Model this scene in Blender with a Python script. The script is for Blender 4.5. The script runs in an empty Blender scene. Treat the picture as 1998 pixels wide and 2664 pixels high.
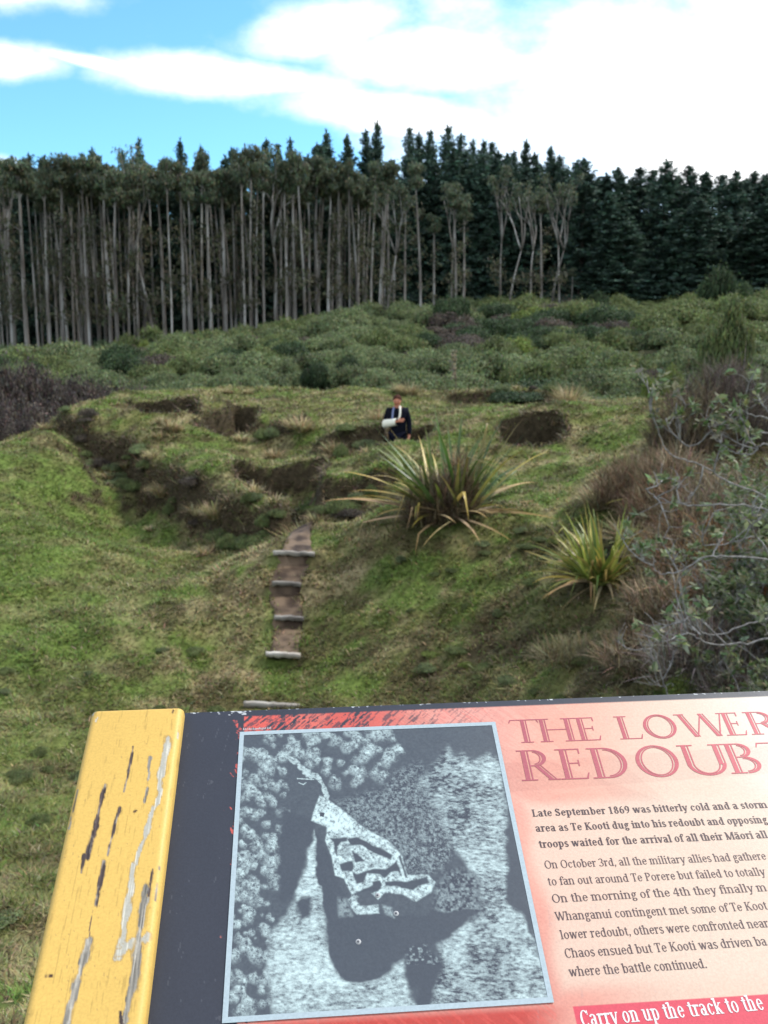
import bpy, bmesh, math, random
import numpy as np
sc = bpy.context.scene
R = math.radians
rng = np.random.default_rng(7)
random.seed(7)
EYE = 1.65                                   # eye height above the lookout mound (z = 0)
FPX, CX, CY = 2418.0, 999.0, 1332.0          # focal length and centre measured on the photograph
PITCH = R(10)
SUN_EL, SUN_AZ = 50.0, 62.0                 # azimuth measured clockwise from +Y (view direction)

# ---------------------------------------------------------------- camera
cam = bpy.data.cameras.new('camera')
cam.sensor_fit = 'VERTICAL'; cam.sensor_height = 36.0
cam.lens = 36.0 * FPX / 2664.0
cam.clip_start = 0.05; cam.clip_end = 3000
cam.dof.use_dof = True; cam.dof.focus_distance = 1.0; cam.dof.aperture_fstop = 13.0
co = bpy.data.objects.new('camera', cam); sc.collection.objects.link(co)
co.location = (0, 0, EYE); co.rotation_euler = (R(90) - PITCH, 0, 0)
sc.camera = co

# ---------------------------------------------------------------- world: sky with clouds
world = bpy.data.worlds.new('World'); sc.world = world; world.use_nodes = True
wt = world.node_tree; wn = wt.nodes; wl = wt.links; wn.clear()
def wnode(t, **k):
    n = wn.new(t)
    for a, b in k.items(): setattr(n, a, b)
    return n
def wmath(op, a, b=None, c=None, clamp=False):
    n = wnode('ShaderNodeMath', operation=op, use_clamp=clamp)
    for i, v in enumerate((a, b, c)):
        if v is None: continue
        if isinstance(v, (int, float)): n.inputs[i].default_value = v
        else: wl.new(v, n.inputs[i])
    return n.outputs[0]
sky = wnode('ShaderNodeTexSky', sky_type='NISHITA', sun_disc=False)
sky.sun_elevation = R(SUN_EL); sky.sun_rotation = R(SUN_AZ)
sky.air_density = 1.0; sky.dust_density = 0.6; sky.ozone_density = 1.2
tint = wnode('ShaderNodeMix', data_type='RGBA', blend_type='MULTIPLY'); tint.inputs['Factor'].default_value = 1
wl.new(sky.outputs[0], tint.inputs['A']); tint.inputs['B'].default_value = (.80, 1.36, 1.66, 1)
tc = wnode('ShaderNodeTexCoord'); sx = wnode('ShaderNodeSeparateXYZ'); wl.new(tc.outputs['Generated'], sx.inputs[0])
dx_, dy_, dz_ = sx.outputs
yy = wmath('MAXIMUM', dy_, 0.08)
s_ = wmath('DIVIDE', dx_, yy); t_ = wmath('DIVIDE', dz_, yy)
nz = wnode('ShaderNodeTexNoise'); nz.inputs['Scale'].default_value = 5.5; nz.inputs['Detail'].default_value = 9; nz.inputs['Roughness'].default_value = 0.6
st_ = wnode('ShaderNodeCombineXYZ'); wl.new(s_, st_.inputs[0]); wl.new(wmath('MULTIPLY', t_, 1.5), st_.inputs[1])
wl.new(st_.outputs[0], nz.inputs['Vector'])
nv = wmath('SUBTRACT', nz.outputs[0], 0.5)
# cloud banks: centre (s, t), half-axes, tilt
blobs = [(.42, .262, .36, .07, -6), (.30, .20, .26, .07, -4), (.62, .25, .40, .16, 0), (-.055, .315, .075, .028, 14), (.05, .284, .13, .032, 0),
         (-.15, .268, .15, .018, -3), (-.38, .285, .070, .018, -4), (-.28, .280, .09, .007, -12), (-.38, .358, .10, .028, 4),
         (-.40, .176, .03, .012, 0), (-.34, .172, .02, .010, 0), (.02, .235, .16, .022, -8)]
mx = None
for (s0, t0, a, b, ang) in blobs:
    ca, sa = math.cos(R(ang)), math.sin(R(ang))
    ds = wmath('SUBTRACT', s_, s0); dt = wmath('SUBTRACT', t_, t0)
    p = wmath('DIVIDE', wmath('ADD', wmath('MULTIPLY', ds, ca), wmath('MULTIPLY', dt, sa)), a)
    q = wmath('DIVIDE', wmath('SUBTRACT', wmath('MULTIPLY', dt, ca), wmath('MULTIPLY', ds, sa)), b)
    r2 = wmath('ADD', wmath('MULTIPLY', p, p), wmath('MULTIPLY', q, q))
    v = wmath('SUBTRACT', 1.0, wmath('SQRT', r2))
    mx = v if mx is None else wmath('MAXIMUM', mx, v)
front = wmath('ADD', wmath('MAXIMUM', mx, -1.2), wmath('MULTIPLY', nv, 2.6))
n2 = wnode('ShaderNodeTexNoise'); n2.inputs['Scale'].default_value = 2.2; n2.inputs['Detail'].default_value = 7
wl.new(tc.outputs['Generated'], n2.inputs['Vector'])
back = wmath('MULTIPLY', wmath('SUBTRACT', n2.outputs[0], 0.46), 4.0)
sel = wnode('ShaderNodeMapRange', interpolation_type='SMOOTHSTEP'); wl.new(dy_, sel.inputs[0])
sel.inputs[1].default_value = 0.25; sel.inputs[2].default_value = 0.6
mixm = wnode('ShaderNodeMix', data_type='FLOAT'); wl.new(sel.outputs[0], mixm.inputs['Factor']); wl.new(back, mixm.inputs['A']); wl.new(front, mixm.inputs['B'])
cm = wnode('ShaderNodeMapRange', interpolation_type='SMOOTHSTEP'); wl.new(mixm.outputs['Result'], cm.inputs[0])
cm.inputs[1].default_value = -0.5; cm.inputs[2].default_value = 0.75
cl = wnode('ShaderNodeMix', data_type='RGBA'); wl.new(cm.outputs[0], cl.inputs['Factor'])
wl.new(tint.outputs['Result'], cl.inputs['A']); cl.inputs['B'].default_value = (10.4, 10.6, 10.8, 1)
bg = wnode('ShaderNodeBackground'); bg.inputs['Strength'].default_value = 0.10
wl.new(cl.outputs['Result'], bg.inputs['Color'])
wo = wnode('ShaderNodeOutputWorld'); wl.new(bg.outputs[0], wo.inputs[0])

# ---------------------------------------------------------------- sun
sun = bpy.data.lights.new('sun', 'SUN'); sun.energy = 3.0; sun.angle = R(9); sun.color = (1.0, 0.95, 0.87)
so = bpy.data.objects.new('sun', sun); sc.collection.objects.link(so)
so.location = (0, 0, 60)
so.rotation_euler = (R(90 - SUN_EL), 0, R(180 - SUN_AZ))

# ---------------------------------------------------------------- exposure
sc.view_settings.view_transform = 'Standard'; sc.view_settings.look = 'None'
sc.view_settings.gamma = 1.0; sc.view_settings.exposure = 0.7
sc.cycles.max_bounces = 6; sc.cycles.diffuse_bounces = 3; sc.cycles.transmission_bounces = 3
sc.cycles.use_denoising = True

# ---------------------------------------------------------------- helpers
def ray(px, py):
    dx = (px - CX) / FPX; dy = (CY - py) / FPX
    return np.array([dx, math.cos(PITCH) + dy * math.sin(PITCH), -math.sin(PITCH) + dy * math.cos(PITCH)])
def at(px, py, Y):
    """point of the place seen at a photo pixel, Y metres ahead"""
    d = ray(px, py); p = d * (Y / d[1]); p[2] += EYE
    return p
def topix(P):
    P = np.asarray(P, float) - np.array([0, 0, EYE])
    c, s = math.cos(PITCH), math.sin(PITCH)
    y = P[..., 1] * s + P[..., 2] * c; z = P[..., 1] * c - P[..., 2] * s
    return CX + FPX * P[..., 0] / z, CY - FPX * y / z
def hash2(ix, iy, seed):
    h = (ix.astype(np.int64) * 374761393 + iy.astype(np.int64) * 668265263 + seed * 1442695041) & 0xFFFFFFFF
    h = ((h ^ (h >> 13)) * 1274126177) & 0xFFFFFFFF
    h = h ^ (h >> 16)
    return (h & 0xFFFF) / 65535.0
def vnoise(x, y, seed=0):
    ix = np.floor(x); iy = np.floor(y); fx = x - ix; fy = y - iy
    ix = ix.astype(np.int64); iy = iy.astype(np.int64)
    fx = fx * fx * (3 - 2 * fx); fy = fy * fy * (3 - 2 * fy)
    a = hash2(ix, iy, seed); b = hash2(ix + 1, iy, seed); c = hash2(ix, iy + 1, seed); d = hash2(ix + 1, iy + 1, seed)
    return a + (b - a) * fx + (c - a) * fy + (a - b - c + d) * fx * fy
def fbm(x, y, seed=0, oct=4, gain=0.5):
    v = 0; amp = 1; tot = 0
    for o in range(oct):
        v = v + amp * vnoise(x * 2 ** o + 17.3 * o, y * 2 ** o - 9.1 * o, seed + o); tot += amp; amp *= gain
    return v / tot
def sstep(a, b, x):
    t = np.clip((x - a) / (b - a), 0, 1); return t * t * (3 - 2 * t)
def lin(r, g, b):
    c = np.array([r, g, b], float) / 255.0
    return np.where(c <= 0.04045, c / 12.92, ((c + 0.055) / 1.055) ** 2.4)
def poly_sd(x, y, poly):
    """signed distance to a polygon, negative inside"""
    poly = np.asarray(poly, float); d = np.full(x.shape, 1e9); ins = np.zeros(x.shape, bool)
    n = len(poly)
    for i in range(n):
        a = poly[i]; b = poly[(i + 1) % n]; e = b - a
        t = np.clip(((x - a[0]) * e[0] + (y - a[1]) * e[1]) / (e @ e + 1e-12), 0, 1)
        d = np.minimum(d, np.hypot(x - a[0] - t * e[0], y - a[1] - t * e[1]))
        c = ((a[1] > y) != (b[1] > y)) & (x < e[0] * (y - a[1]) / (e[1] + 1e-12) + a[0])
        ins ^= c
    return np.where(ins, -d, d)
def line_d(x, y, pts):
    pts = np.asarray(pts, float); d = np.full(x.shape, 1e9)
    for a, b in zip(pts[:-1], pts[1:]):
        e = b - a
        t = np.clip(((x - a[0]) * e[0] + (y - a[1]) * e[1]) / (e @ e + 1e-12), 0, 1)
        d = np.minimum(d, np.hypot(x - a[0] - t * e[0], y - a[1] - t * e[1]))
    return d

class Geo:
    """collects vertices, faces and colours for ONE mesh"""
    def __init__(s): s.V = []; s.F = []; s.C = []; s.n = 0
    def add(s, v, f, c):
        v = np.asarray(v, float).reshape(-1, 3); c = np.asarray(c, float)
        if c.ndim == 1: c = np.tile(c, (len(v), 1))
        s.V.append(v); s.C.append(c)
        for ff in (f if isinstance(f, list) else [f]): s.F.append(np.asarray(ff, np.int64) + s.n)
        s.n += len(v)
    def tube(s, pts, rad, col, sides=6, cap=True):
        pts = np.asarray(pts, float); n = len(pts); rad = np.broadcast_to(np.asarray(rad, float), (n,))
        T = np.gradient(pts, axis=0); T /= np.linalg.norm(T, axis=1)[:, None] + 1e-9
        ref = np.array([0.31, 0.95, 0.05]) if abs(T[0, 2]) > 0.7 else np.array([0.05, 0.1, 1.0])
        A = np.cross(T, ref); A /= np.linalg.norm(A, axis=1)[:, None] + 1e-9; B = np.cross(T, A)
        th = np.arange(sides) * 2 * math.pi / sides
        v = pts[:, None] + rad[:, None, None] * (A[:, None] * np.cos(th)[None, :, None] + B[:, None] * np.sin(th)[None, :, None])
        i = np.arange(n - 1)[:, None] * sides; j = np.arange(sides)[None]; j2 = (j + 1) % sides
        q = np.stack([i + j, i + j2, i + sides + j2, i + sides + j], -1).reshape(-1, 4)
        fs = [q]
        if cap: fs += [np.arange(sides)[None, ::-1], (np.arange(sides) + (n - 1) * sides)[None]]
        c = np.asarray(col, float)
        if c.ndim == 2: c = np.repeat(c, sides, 0)
        s.add(v.reshape(-1, 3), fs, c)
    def cards(s, P, N, size, col, asp=1.6, roll=None, droop=None):
        """leaf-shaped quads at P with normals N"""
        P = np.asarray(P, float); m = len(P); N = N / (np.linalg.norm(N, axis=1)[:, None] + 1e-9)
        r = rng.normal(size=(m, 3)) if droop is None else np.tile(np.array(droop, float), (m, 1)) + rng.normal(size=(m, 3)) * .35
        A = r - N * (r * N).sum(1)[:, None]; A /= np.linalg.norm(A, axis=1)[:, None] + 1e-9
        B = np.cross(N, A); sz = np.broadcast_to(size, (m,))[:, None]
        v = np.stack([P - A * sz * .5 * asp, P + B * sz * .36 - A * sz * .05, P + A * sz * .5 * asp, P - B * sz * .36 - A * sz * .05], 1).reshape(-1, 3)
        s.add(v, np.arange(m * 4).reshape(-1, 4), np.repeat(col, 4, 0) if np.ndim(col) == 2 else col)
    def blades(s, base, dirv, length, width, bend, col, tipcol=None, seg=2):
        """grass-like blades, seg quads and a pointed tip"""
        base = np.asarray(base, float); m = len(base); length = np.broadcast_to(length, (m,)); width = np.broadcast_to(width, (m,))
        d = dirv / (np.linalg.norm(dirv, axis=1)[:, None] + 1e-9)
        h = d.copy(); h[:, 2] = 0; hn = np.linalg.norm(h, axis=1)[:, None]; h = np.where(hn > 1e-4, h / (hn + 1e-9), np.array([1, 0, 0]))
        side = np.cross(h, [0, 0, 1.0]); side /= np.linalg.norm(side, axis=1)[:, None] + 1e-9
        tw = rng.uniform(-.8, .8, m)[:, None]; side = side * np.cos(tw) + h * np.sin(tw)
        L = length[:, None]; bn = np.broadcast_to(bend, (m,))[:, None]
        vs = []; cs = []
        tc_ = col if tipcol is None else tipcol
        for k in range(seg + 1):
            t = k / seg
            c = base + d * L * t + h * L * bn * t * t * .55 - np.array([0, 0, 1.0]) * L * bn * t * t * .55
            w = width[:, None] * .5 * (1 - .15 * t - .85 * t ** 3)
            if k == seg: vs.append(c); cs.append(tc_)
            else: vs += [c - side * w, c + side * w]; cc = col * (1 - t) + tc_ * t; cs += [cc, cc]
        nv_ = 2 * seg + 1
        V = np.stack(vs, 1).reshape(-1, 3); C = np.stack([np.broadcast_to(x, (m, 3)) for x in cs], 1).reshape(-1, 3)
        o = np.arange(m)[:, None] * nv_; fs = []
        if seg > 1:
            fs.append(np.concatenate([o + np.array([[2 * k, 2 * k + 1, 2 * k + 3, 2 * k + 2]]) for k in range(seg - 1)]))
        fs.append(o + np.array([[2 * seg - 2, 2 * seg - 1, 2 * seg]]))
        s.add(V, fs, C)
    def box(s, c, sz, col, M=None):
        v = np.array([[x, y, z] for x in (-.5, .5) for y in (-.5, .5) for z in (-.5, .5)]) * np.array(sz)
        if M is not None: v = v @ np.asarray(M).T
        s.add(v + np.array(c), np.array([[0, 1, 3, 2], [4, 6, 7, 5], [0, 4, 5, 1], [2, 3, 7, 6], [0, 2, 6, 4], [1, 5, 7, 3]]), col)

WL = {}
def put(name, g, mat, parent=None, smooth=False, origin=None, local=False):
    """link the collected geometry as ONE mesh object"""
    V = np.concatenate(g.V); C = np.concatenate(g.C)
    org = np.zeros(3)
    if parent is not None:
        if not local: V = V - WL.get(parent.name, np.zeros(3))
    elif origin is not None:
        org = np.asarray(origin, float)
        if not local: V = V - org
    me = bpy.data.meshes.new(name)
    me.vertices.add(len(V)); me.vertices.foreach_set('co', V.astype(np.float32).ravel())
    ls = np.concatenate([f.ravel() for f in g.F]); tot = np.concatenate([np.full(len(f), f.shape[1]) for f in g.F])
    me.loops.add(len(ls)); me.loops.foreach_set('vertex_index', ls.astype(np.int32))
    me.polygons.add(len(tot)); start = np.concatenate([[0], np.cumsum(tot)[:-1]])
    me.polygons.foreach_set('loop_start', start.astype(np.int32))
    me.update(calc_edges=True)
    a = me.color_attributes.new('Col', 'FLOAT_COLOR', 'POINT')
    a.data.foreach_set('color', np.concatenate([C, np.ones((len(C), 1))], 1).astype(np.float32).ravel())
    if smooth: me.polygons.foreach_set('use_smooth', np.ones(len(tot), bool))
    me.materials.append(mat)
    o = bpy.data.objects.new(name, me); sc.collection.objects.link(o)
    if parent is not None: o.parent = parent; WL[o.name] = WL.get(parent.name, np.zeros(3))
    else: o.location = org; WL[o.name] = org
    return o
def tag(o, label=None, cat=None, group=None, kind=None):
    if label: o['label'] = label
    if cat: o['category'] = cat
    if group: o['group'] = group
    if kind: o['kind'] = kind
    return o
def empty(name, loc):
    o = bpy.data.objects.new(name, None); sc.collection.objects.link(o); o.location = loc
    o.empty_display_size = .2; WL[o.name] = np.asarray(loc, float); return o
def copy_tree(o, loc=None, rz=0.0, scale=None):
    c = o.copy(); sc.collection.objects.link(c)
    for k in list(c.keys()):
        if k in ('label', 'group'): del c[k]
    for ch in o.children:
        d = ch.copy(); sc.collection.objects.link(d); d.parent = c
    if loc is not None: c.location = loc
    c.rotation_euler = (0, 0, rz)
    if scale is not None: c.scale = scale
    return c

# ---------------------------------------------------------------- materials
def new_mat(name):
    m = bpy.data.materials.new(name); m.use_nodes = True; m.node_tree.nodes.clear(); return m, m.node_tree
def nd(t, ty, **k):
    n = t.nodes.new(ty)
    for a, b in k.items(): setattr(n, a, b)
    return n
def veg(name, trans=.3, rough=.75, nscale=6.0, namp=.35, rnd=.25, spec=.2):
    """leaf material: vertex colour, noise, per-object variation, some light through the leaf"""
    m, t = new_mat(name); L = t.links.new
    at_ = nd(t, 'ShaderNodeVertexColor', layer_name='Col')
    no = nd(t, 'ShaderNodeTexNoise'); no.inputs['Scale'].default_value = nscale; no.inputs['Detail'].default_value = 3
    tcn = nd(t, 'ShaderNodeTexCoord'); L(tcn.outputs['Object'], no.inputs['Vector'])
    mr = nd(t, 'ShaderNodeMapRange'); L(no.outputs[0], mr.inputs[0]); mr.inputs[1].default_value = .25; mr.inputs[2].default_value = .75
    mr.inputs[3].default_value = 1 - namp; mr.inputs[4].default_value = 1 + namp
    oi = nd(t, 'ShaderNodeObjectInfo'); mo = nd(t, 'ShaderNodeMapRange'); L(oi.outputs['Random'], mo.inputs[0])
    mo.inputs[3].default_value = 1 - rnd; mo.inputs[4].default_value = 1 + rnd
    mu = nd(t, 'ShaderNodeMath', operation='MULTIPLY'); L(mr.outputs[0], mu.inputs[0]); L(mo.outputs[0], mu.inputs[1])
    vm = nd(t, 'ShaderNodeVectorMath', operation='SCALE'); L(at_.outputs[0], vm.inputs[0]); L(mu.outputs[0], vm.inputs['Scale'])
    b = nd(t, 'ShaderNodeBsdfPrincipled'); L(vm.outputs[0], b.inputs['Base Color']); b.inputs['Roughness'].default_value = rough
    b.inputs['Specular IOR Level'].default_value = spec
    out = nd(t, 'ShaderNodeOutputMaterial')
    if trans > 0:
        tr = nd(t, 'ShaderNodeBsdfTranslucent'); L(vm.outputs[0], tr.inputs[0])
        mx_ = nd(t, 'ShaderNodeMixShader'); mx_.inputs[0].default_value = trans; L(b.outputs[0], mx_.inputs[1]); L(tr.outputs[0], mx_.inputs[2])
        L(mx_.outputs[0], out.inputs[0])
    else: L(b.outputs[0], out.inputs[0])
    return m
M_grass = veg('grass_blades', .35, .6, 1.3, .25, 0)
M_leaf = veg('leaves', .3, .65, .9, .35, .18)
M_bigleaf = veg('strap_leaves', .25, .42, 3.0, .22, .05, .4)
M_conifer = veg('conifer_needles', .15, .8, .5, .35, .2)
M_dry = veg('dry_stems', .2, .85, 4.0, .3, .1)
M_plain = veg('matte_colour', 0, .7, 30.0, .10, 0)
M_cloth = veg('cloth', 0, .9, 60.0, .15, 0, .1)
M_skin = veg('skin', 0, .55, 20.0, .06, 0, .3)
def print_mat(name, rough, coat=0.0):
    m, t = new_mat(name); L = t.links.new
    a = nd(t, 'ShaderNodeVertexColor', layer_name='Col')
    tcn = nd(t, 'ShaderNodeTexCoord')
    no = nd(t, 'ShaderNodeTexNoise'); no.inputs['Scale'].default_value = 420; no.inputs['Detail'].default_value = 2; L(tcn.outputs['Object'], no.inputs['Vector'])
    n3 = nd(t, 'ShaderNodeTexNoise'); n3.inputs['Scale'].default_value = 26; n3.inputs['Detail'].default_value = 5; L(tcn.outputs['Object'], n3.inputs['Vector'])
    mr = nd(t, 'ShaderNodeMapRange'); L(no.outputs[0], mr.inputs[0]); mr.inputs[1].default_value = .3; mr.inputs[2].default_value = .7; mr.inputs[3].default_value = .92; mr.inputs[4].default_value = 1.06
    vm = nd(t, 'ShaderNodeVectorMath', operation='SCALE'); L(a.outputs[0], vm.inputs[0]); L(mr.outputs[0], vm.inputs['Scale'])
    b = nd(t, 'ShaderNodeBsdfPrincipled'); L(vm.outputs[0], b.inputs['Base Color'])
    rr = nd(t, 'ShaderNodeMapRange'); L(n3.outputs[0], rr.inputs[0]); rr.inputs[3].default_value = rough - .08; rr.inputs[4].default_value = rough + .12; L(rr.outputs[0], b.inputs['Roughness'])
    b.inputs['Specular IOR Level'].default_value = .28
    bp = nd(t, 'ShaderNodeBump'); bp.inputs['Strength'].default_value = .06; bp.inputs['Distance'].default_value = .001; L(no.outputs[0], bp.inputs['Height']); L(bp.outputs[0], b.inputs['Normal'])
    o = nd(t, 'ShaderNodeOutputMaterial'); L(b.outputs[0], o.inputs[0]); return m
M_print = print_mat('sign_print', .42)
M_ink = print_mat('sign_ink', .45)
M_paint = print_mat('weathered_paint', .5)
def bark_mat(name, c0, c1, c2, sc_xy, sc_z):
    m, t = new_mat(name); L = t.links.new
    tcn = nd(t, 'ShaderNodeTexCoord'); mp = nd(t, 'ShaderNodeMapping'); mp.inputs['Scale'].default_value = (sc_xy, sc_xy, sc_z); L(tcn.outputs['Object'], mp.inputs[0])
    oi = nd(t, 'ShaderNodeObjectInfo'); ad = nd(t, 'ShaderNodeVectorMath', operation='ADD'); L(mp.outputs[0], ad.inputs[0])
    cb = nd(t, 'ShaderNodeCombineXYZ'); ms = nd(t, 'ShaderNodeMath', operation='MULTIPLY'); L(oi.outputs['Random'], ms.inputs[0]); ms.inputs[1].default_value = 50; L(ms.outputs[0], cb.inputs[2]); L(cb.outputs[0], ad.inputs[1])
    no = nd(t, 'ShaderNodeTexNoise'); no.inputs['Scale'].default_value = 1; no.inputs['Detail'].default_value = 5; L(ad.outputs[0], no.inputs['Vector'])
    cr = nd(t, 'ShaderNodeValToRGB'); L(no.outputs[0], cr.inputs[0]); e = cr.color_ramp.elements
    e[0].position = .3; e[0].color = (*c0, 1); e[1].position = .68; e[1].color = (*c2, 1); k = e.new(.5); k.color = (*c1, 1)
    mo = nd(t, 'ShaderNodeMapRange'); L(oi.outputs['Random'], mo.inputs[0]); mo.inputs[3].default_value = .55; mo.inputs[4].default_value = 1.25
    vm = nd(t, 'ShaderNodeVectorMath', operation='SCALE'); L(cr.outputs[0], vm.inputs[0]); L(mo.outputs[0], vm.inputs['Scale'])
    b = nd(t, 'ShaderNodeBsdfPrincipled'); b.inputs['Roughness'].default_value = .85; L(vm.outputs[0], b.inputs['Base Color'])
    o = nd(t, 'ShaderNodeOutputMaterial'); L(b.outputs[0], o.inputs[0]); return m
M_gumbark = bark_mat('pale_gum_bark', (.09, .07, .055), (.22, .195, .17), (.44, .42, .39), 1.5, .22)
M_pinebark = bark_mat('dark_conifer_bark', (.03, .022, .018), (.06, .045, .035), (.09, .07, .055), 2, .5)
M_twig = bark_mat('grey_lichen_bark', (.14, .125, .115), (.26, .24, .225), (.40, .385, .36), 30, 30)
M_timber = bark_mat('weathered_timber', (.14, .12, .10), (.30, .265, .22), (.44, .405, .35), 3, 14)

# ---------------------------------------------------------------- terrain heights
ctrl = []
def cp(px, py, Y): ctrl.append(tuple(at(px, py, Y)))
def cw(x, y, zrel): ctrl.append((x, y, zrel + EYE))
for a in [(720, 1836, 11.3), (738, 1705, 12.4), (752, 1609, 13.2), (744, 1520, 13.9), (765, 1440, 14.5), (775, 1385, 15.6), (800, 1835, 11.2), (850, 1520, 14.0), (640, 1520, 14.0), (880, 1440, 14.7), (900, 1705, 12.2), (560, 1705, 12.4),
          # left flank of the redoubt
          (0, 1165, 22), (0, 1330, 17.5), (0, 1500, 14.5), (0, 1800, 11), (0, 2100, 8), (0, 2400, 5.2), (200, 1200, 21.5), (200, 1400, 16.5), (250, 1700, 12), (120, 1120, 24), (400, 1500, 15.2), (450, 1650, 12.8),
          # front bank: crest and foot
          (140, 1145, 25.0), (199, 1205, 23.4), (289, 1265, 22.1), (356, 1356, 20.5), (482, 1412, 18.5), (603, 1432, 17.0), (723, 1408, 16.1),
          (240, 1075, 27), (350, 1095, 25), (470, 1150, 23.3), (570, 1195, 21.5), (680, 1228, 20),
          # right of the entry
          (900, 1350, 16.2), (840, 1330, 16.4), (930, 1205, 19.2), (820, 1200, 19.6), (1000, 1250, 17.3), (1000, 1350, 15.2),
          (720, 1190, 22.3), (800, 1120, 23), (650, 1150, 23.4),
          # interior and rim
          (1000, 1015, 32), (800, 1015, 32.5), (600, 1010, 33), (420, 1018, 32.5), (300, 1030, 31), (200, 1055, 29), (1090, 1100, 23.2), (1000, 1080, 25), (1060, 1155, 18.8), (1150, 1150, 19.6), (1250, 1060, 26), (1250, 1200, 18.2), (1500, 1170, 18.6), (1390, 1068, 21.0), (1390, 1185, 18.6), (1560, 1060, 24), (1640, 1045, 28), 
          # right slope
          (1150, 1360, 14.5), (1300, 1400, 13.8), (1560, 1490, 11.5), (1300, 1700, 11), (1100, 1700, 11.8), (1600, 1720, 8.9), (1750, 1750, 8.2), (1998, 1790, 7), (1998, 1500, 9.6), (1700, 1200, 15.5), (1998, 1050, 20), (1600, 1300, 14.2), (1450, 1280, 15.8)]: cp(*a)
for a in [(165, 1083, 26.6), (199, 1091, 25.8), (259, 1140, 24.3), (344, 1163, 23), (386, 1208, 21.6), (446, 1229, 20.7), (530, 1260, 19.3), (597, 1310, 17.9), (723, 1342, 16.8), (900, 1255, 17.5), (930, 1115, 20.6), (720, 1085, 24.7), (1200, 1016, 29.8), (1320, 1012, 30), (1440, 1018, 29.6)]:
    q = at(*a); ctrl.append((q[0], q[1], q[2] - .38))
for a in [(250, 1062, 29.3), (320, 1046, 29.6), (440, 1036, 30), (560, 1030, 30.8), (130, 1108, 26), (60, 1142, 24), (165, 1095, 28.5), (200, 1078, 30.5), (250, 1062, 32), (330, 1045, 33.5), (470, 1030, 34), (700, 1026, 34), (950, 1026, 34), (1200, 1024, 33.5), (1420, 1028, 32.5), (1560, 1045, 29.5)]: cp(*a)
for a in [(0, 0, -1.65), (0, 2, -1.85), (-2.5, 0, -1.85), (2.5, 0, -1.8), (0, 4, -3.0), (0, 7, -4.3), (0, 9.2, -4.75), (-3, 4, -3.15), (3, 4, -2.85), (-5, 0, -2.6), (6, 0, -2.2), (0, -4, -1.7), (0, -12, -2.2),
          (0, 36.5, -3.2), (-8, 36.5, -3.6), (8, 35, -2.7), (14, 30, -2.2), (-13.5, 28, -4.0), (-16, 22, -4.6), (-20, 40, -5), (12, 14, -2.4), (14, 20, -1.8), (-16, 10, -5.2), (16, 5, -2.6),
          (-25, 48, -5), (-10, 48, -4.4), (5, 48, -3.9), (20, 48, -2.6), (-35, 65, -4.2), (-12, 65, -3.2), (8, 65, -1.8), (28, 65, -.9), (-45, 90, -3.0), (-15, 90, -1.1), (10, 90, 1.4), (40, 90, 2.6),
          (-60, 120, -2.4), (-25, 120, -.9), (0, 120, 3.0), (25, 120, 4.0), (55, 120, 5.4), (-80, 160, 0), (0, 160, 4.5), (80, 160, 9), (-200, 280, 3), (0, 280, 9), (200, 280, 15),
          (-70, 20, -7), (60, 20, -1), (-60, -40, -6), (60, -40, -4), (0, -60, -4), (-220, 0, -8), (220, 0, 0), (0, 450, 12), (-400, 450, 4), (400, 450, 16), (-400, -200, -8), (400, -200, -5)]: cw(*a)
CP = np.array(ctrl)
def _tps(x, y, cx, cy):
    r2 = (x[:, None] - cx[None]) ** 2 + (y[:, None] - cy[None]) ** 2
    return .5 * r2 * np.log(r2 + 1e-9)
n_ = len(CP); A_ = np.zeros((n_ + 3, n_ + 3)); A_[:n_, :n_] = _tps(CP[:, 0], CP[:, 1], CP[:, 0], CP[:, 1]) + np.eye(n_) * .02
A_[:n_, n_] = 1; A_[:n_, n_ + 1:] = CP[:, :2]; A_[n_, :n_] = 1; A_[n_ + 1:, :n_] = CP[:, :2].T
W_ = np.linalg.solve(A_, np.concatenate([CP[:, 2], np.zeros(3)]))
trenches = [  # plan outline (x, y), depth, softness of the wall
    ([(-1.75, 16.2), (-1.15, 16.2), (-1.2, 17.9), (-1.3, 19.3), (-3.3, 19.8), (-2.5, 18.2), (-1.8, 17.2)], .62, .2),
    ([(-7.5, 27.0), (-5.5, 27.2), (-5.0, 25.3), (-6.4, 25.2)], 1.05, .25),
    ([(-5.0, 24.3), (-4.25, 27.2), (-3.6, 26.9), (-3.4, 24.6), (-4.1, 23.5)], 1.0, .24),
    ([(2.62, 19.0), (3.72, 19.0), (3.9, 20.6), (2.62, 20.6)], 1.15, .16),
    ([(2.4, 28.0), (5.4, 27.8), (5.4, 29.2), (2.4, 29.2)], .6, .25),
    ([(-.1, 19.4), (.75, 19.4), (1.3, 21.6), (.2, 21.8)], .85, .3)]
BANKS = [  # crest line (pixel, pixel, distance), height of the crisp lip
    ([(165, 1083, 26.6), (199, 1091, 25.8), (259, 1140, 24.3), (344, 1163, 23), (386, 1208, 21.6), (446, 1229, 20.7), (530, 1260, 19.3), (597, 1310, 17.9), (723, 1342, 16.8)], .52, 1.3),
    ([(800, 1262, 17.6), (900, 1255, 17.5), (985, 1250, 17.3)], .40, 1.2), ([(860, 1118, 20.8), (930, 1115, 20.6), (1000, 1122, 20.5)], .45, 1.2), ([(650, 1088, 24.6), (700, 1082, 24.8), (790, 1100, 23.6)], .35, 1.2), ([(1200, 1016, 29.8), (1320, 1012, 30), (1440, 1018, 29.6)], .35, 1.2)]
BANKS = [(np.array([at(*q)[:2] for q in b]), h, w) for b, h, w in BANKS]
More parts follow.
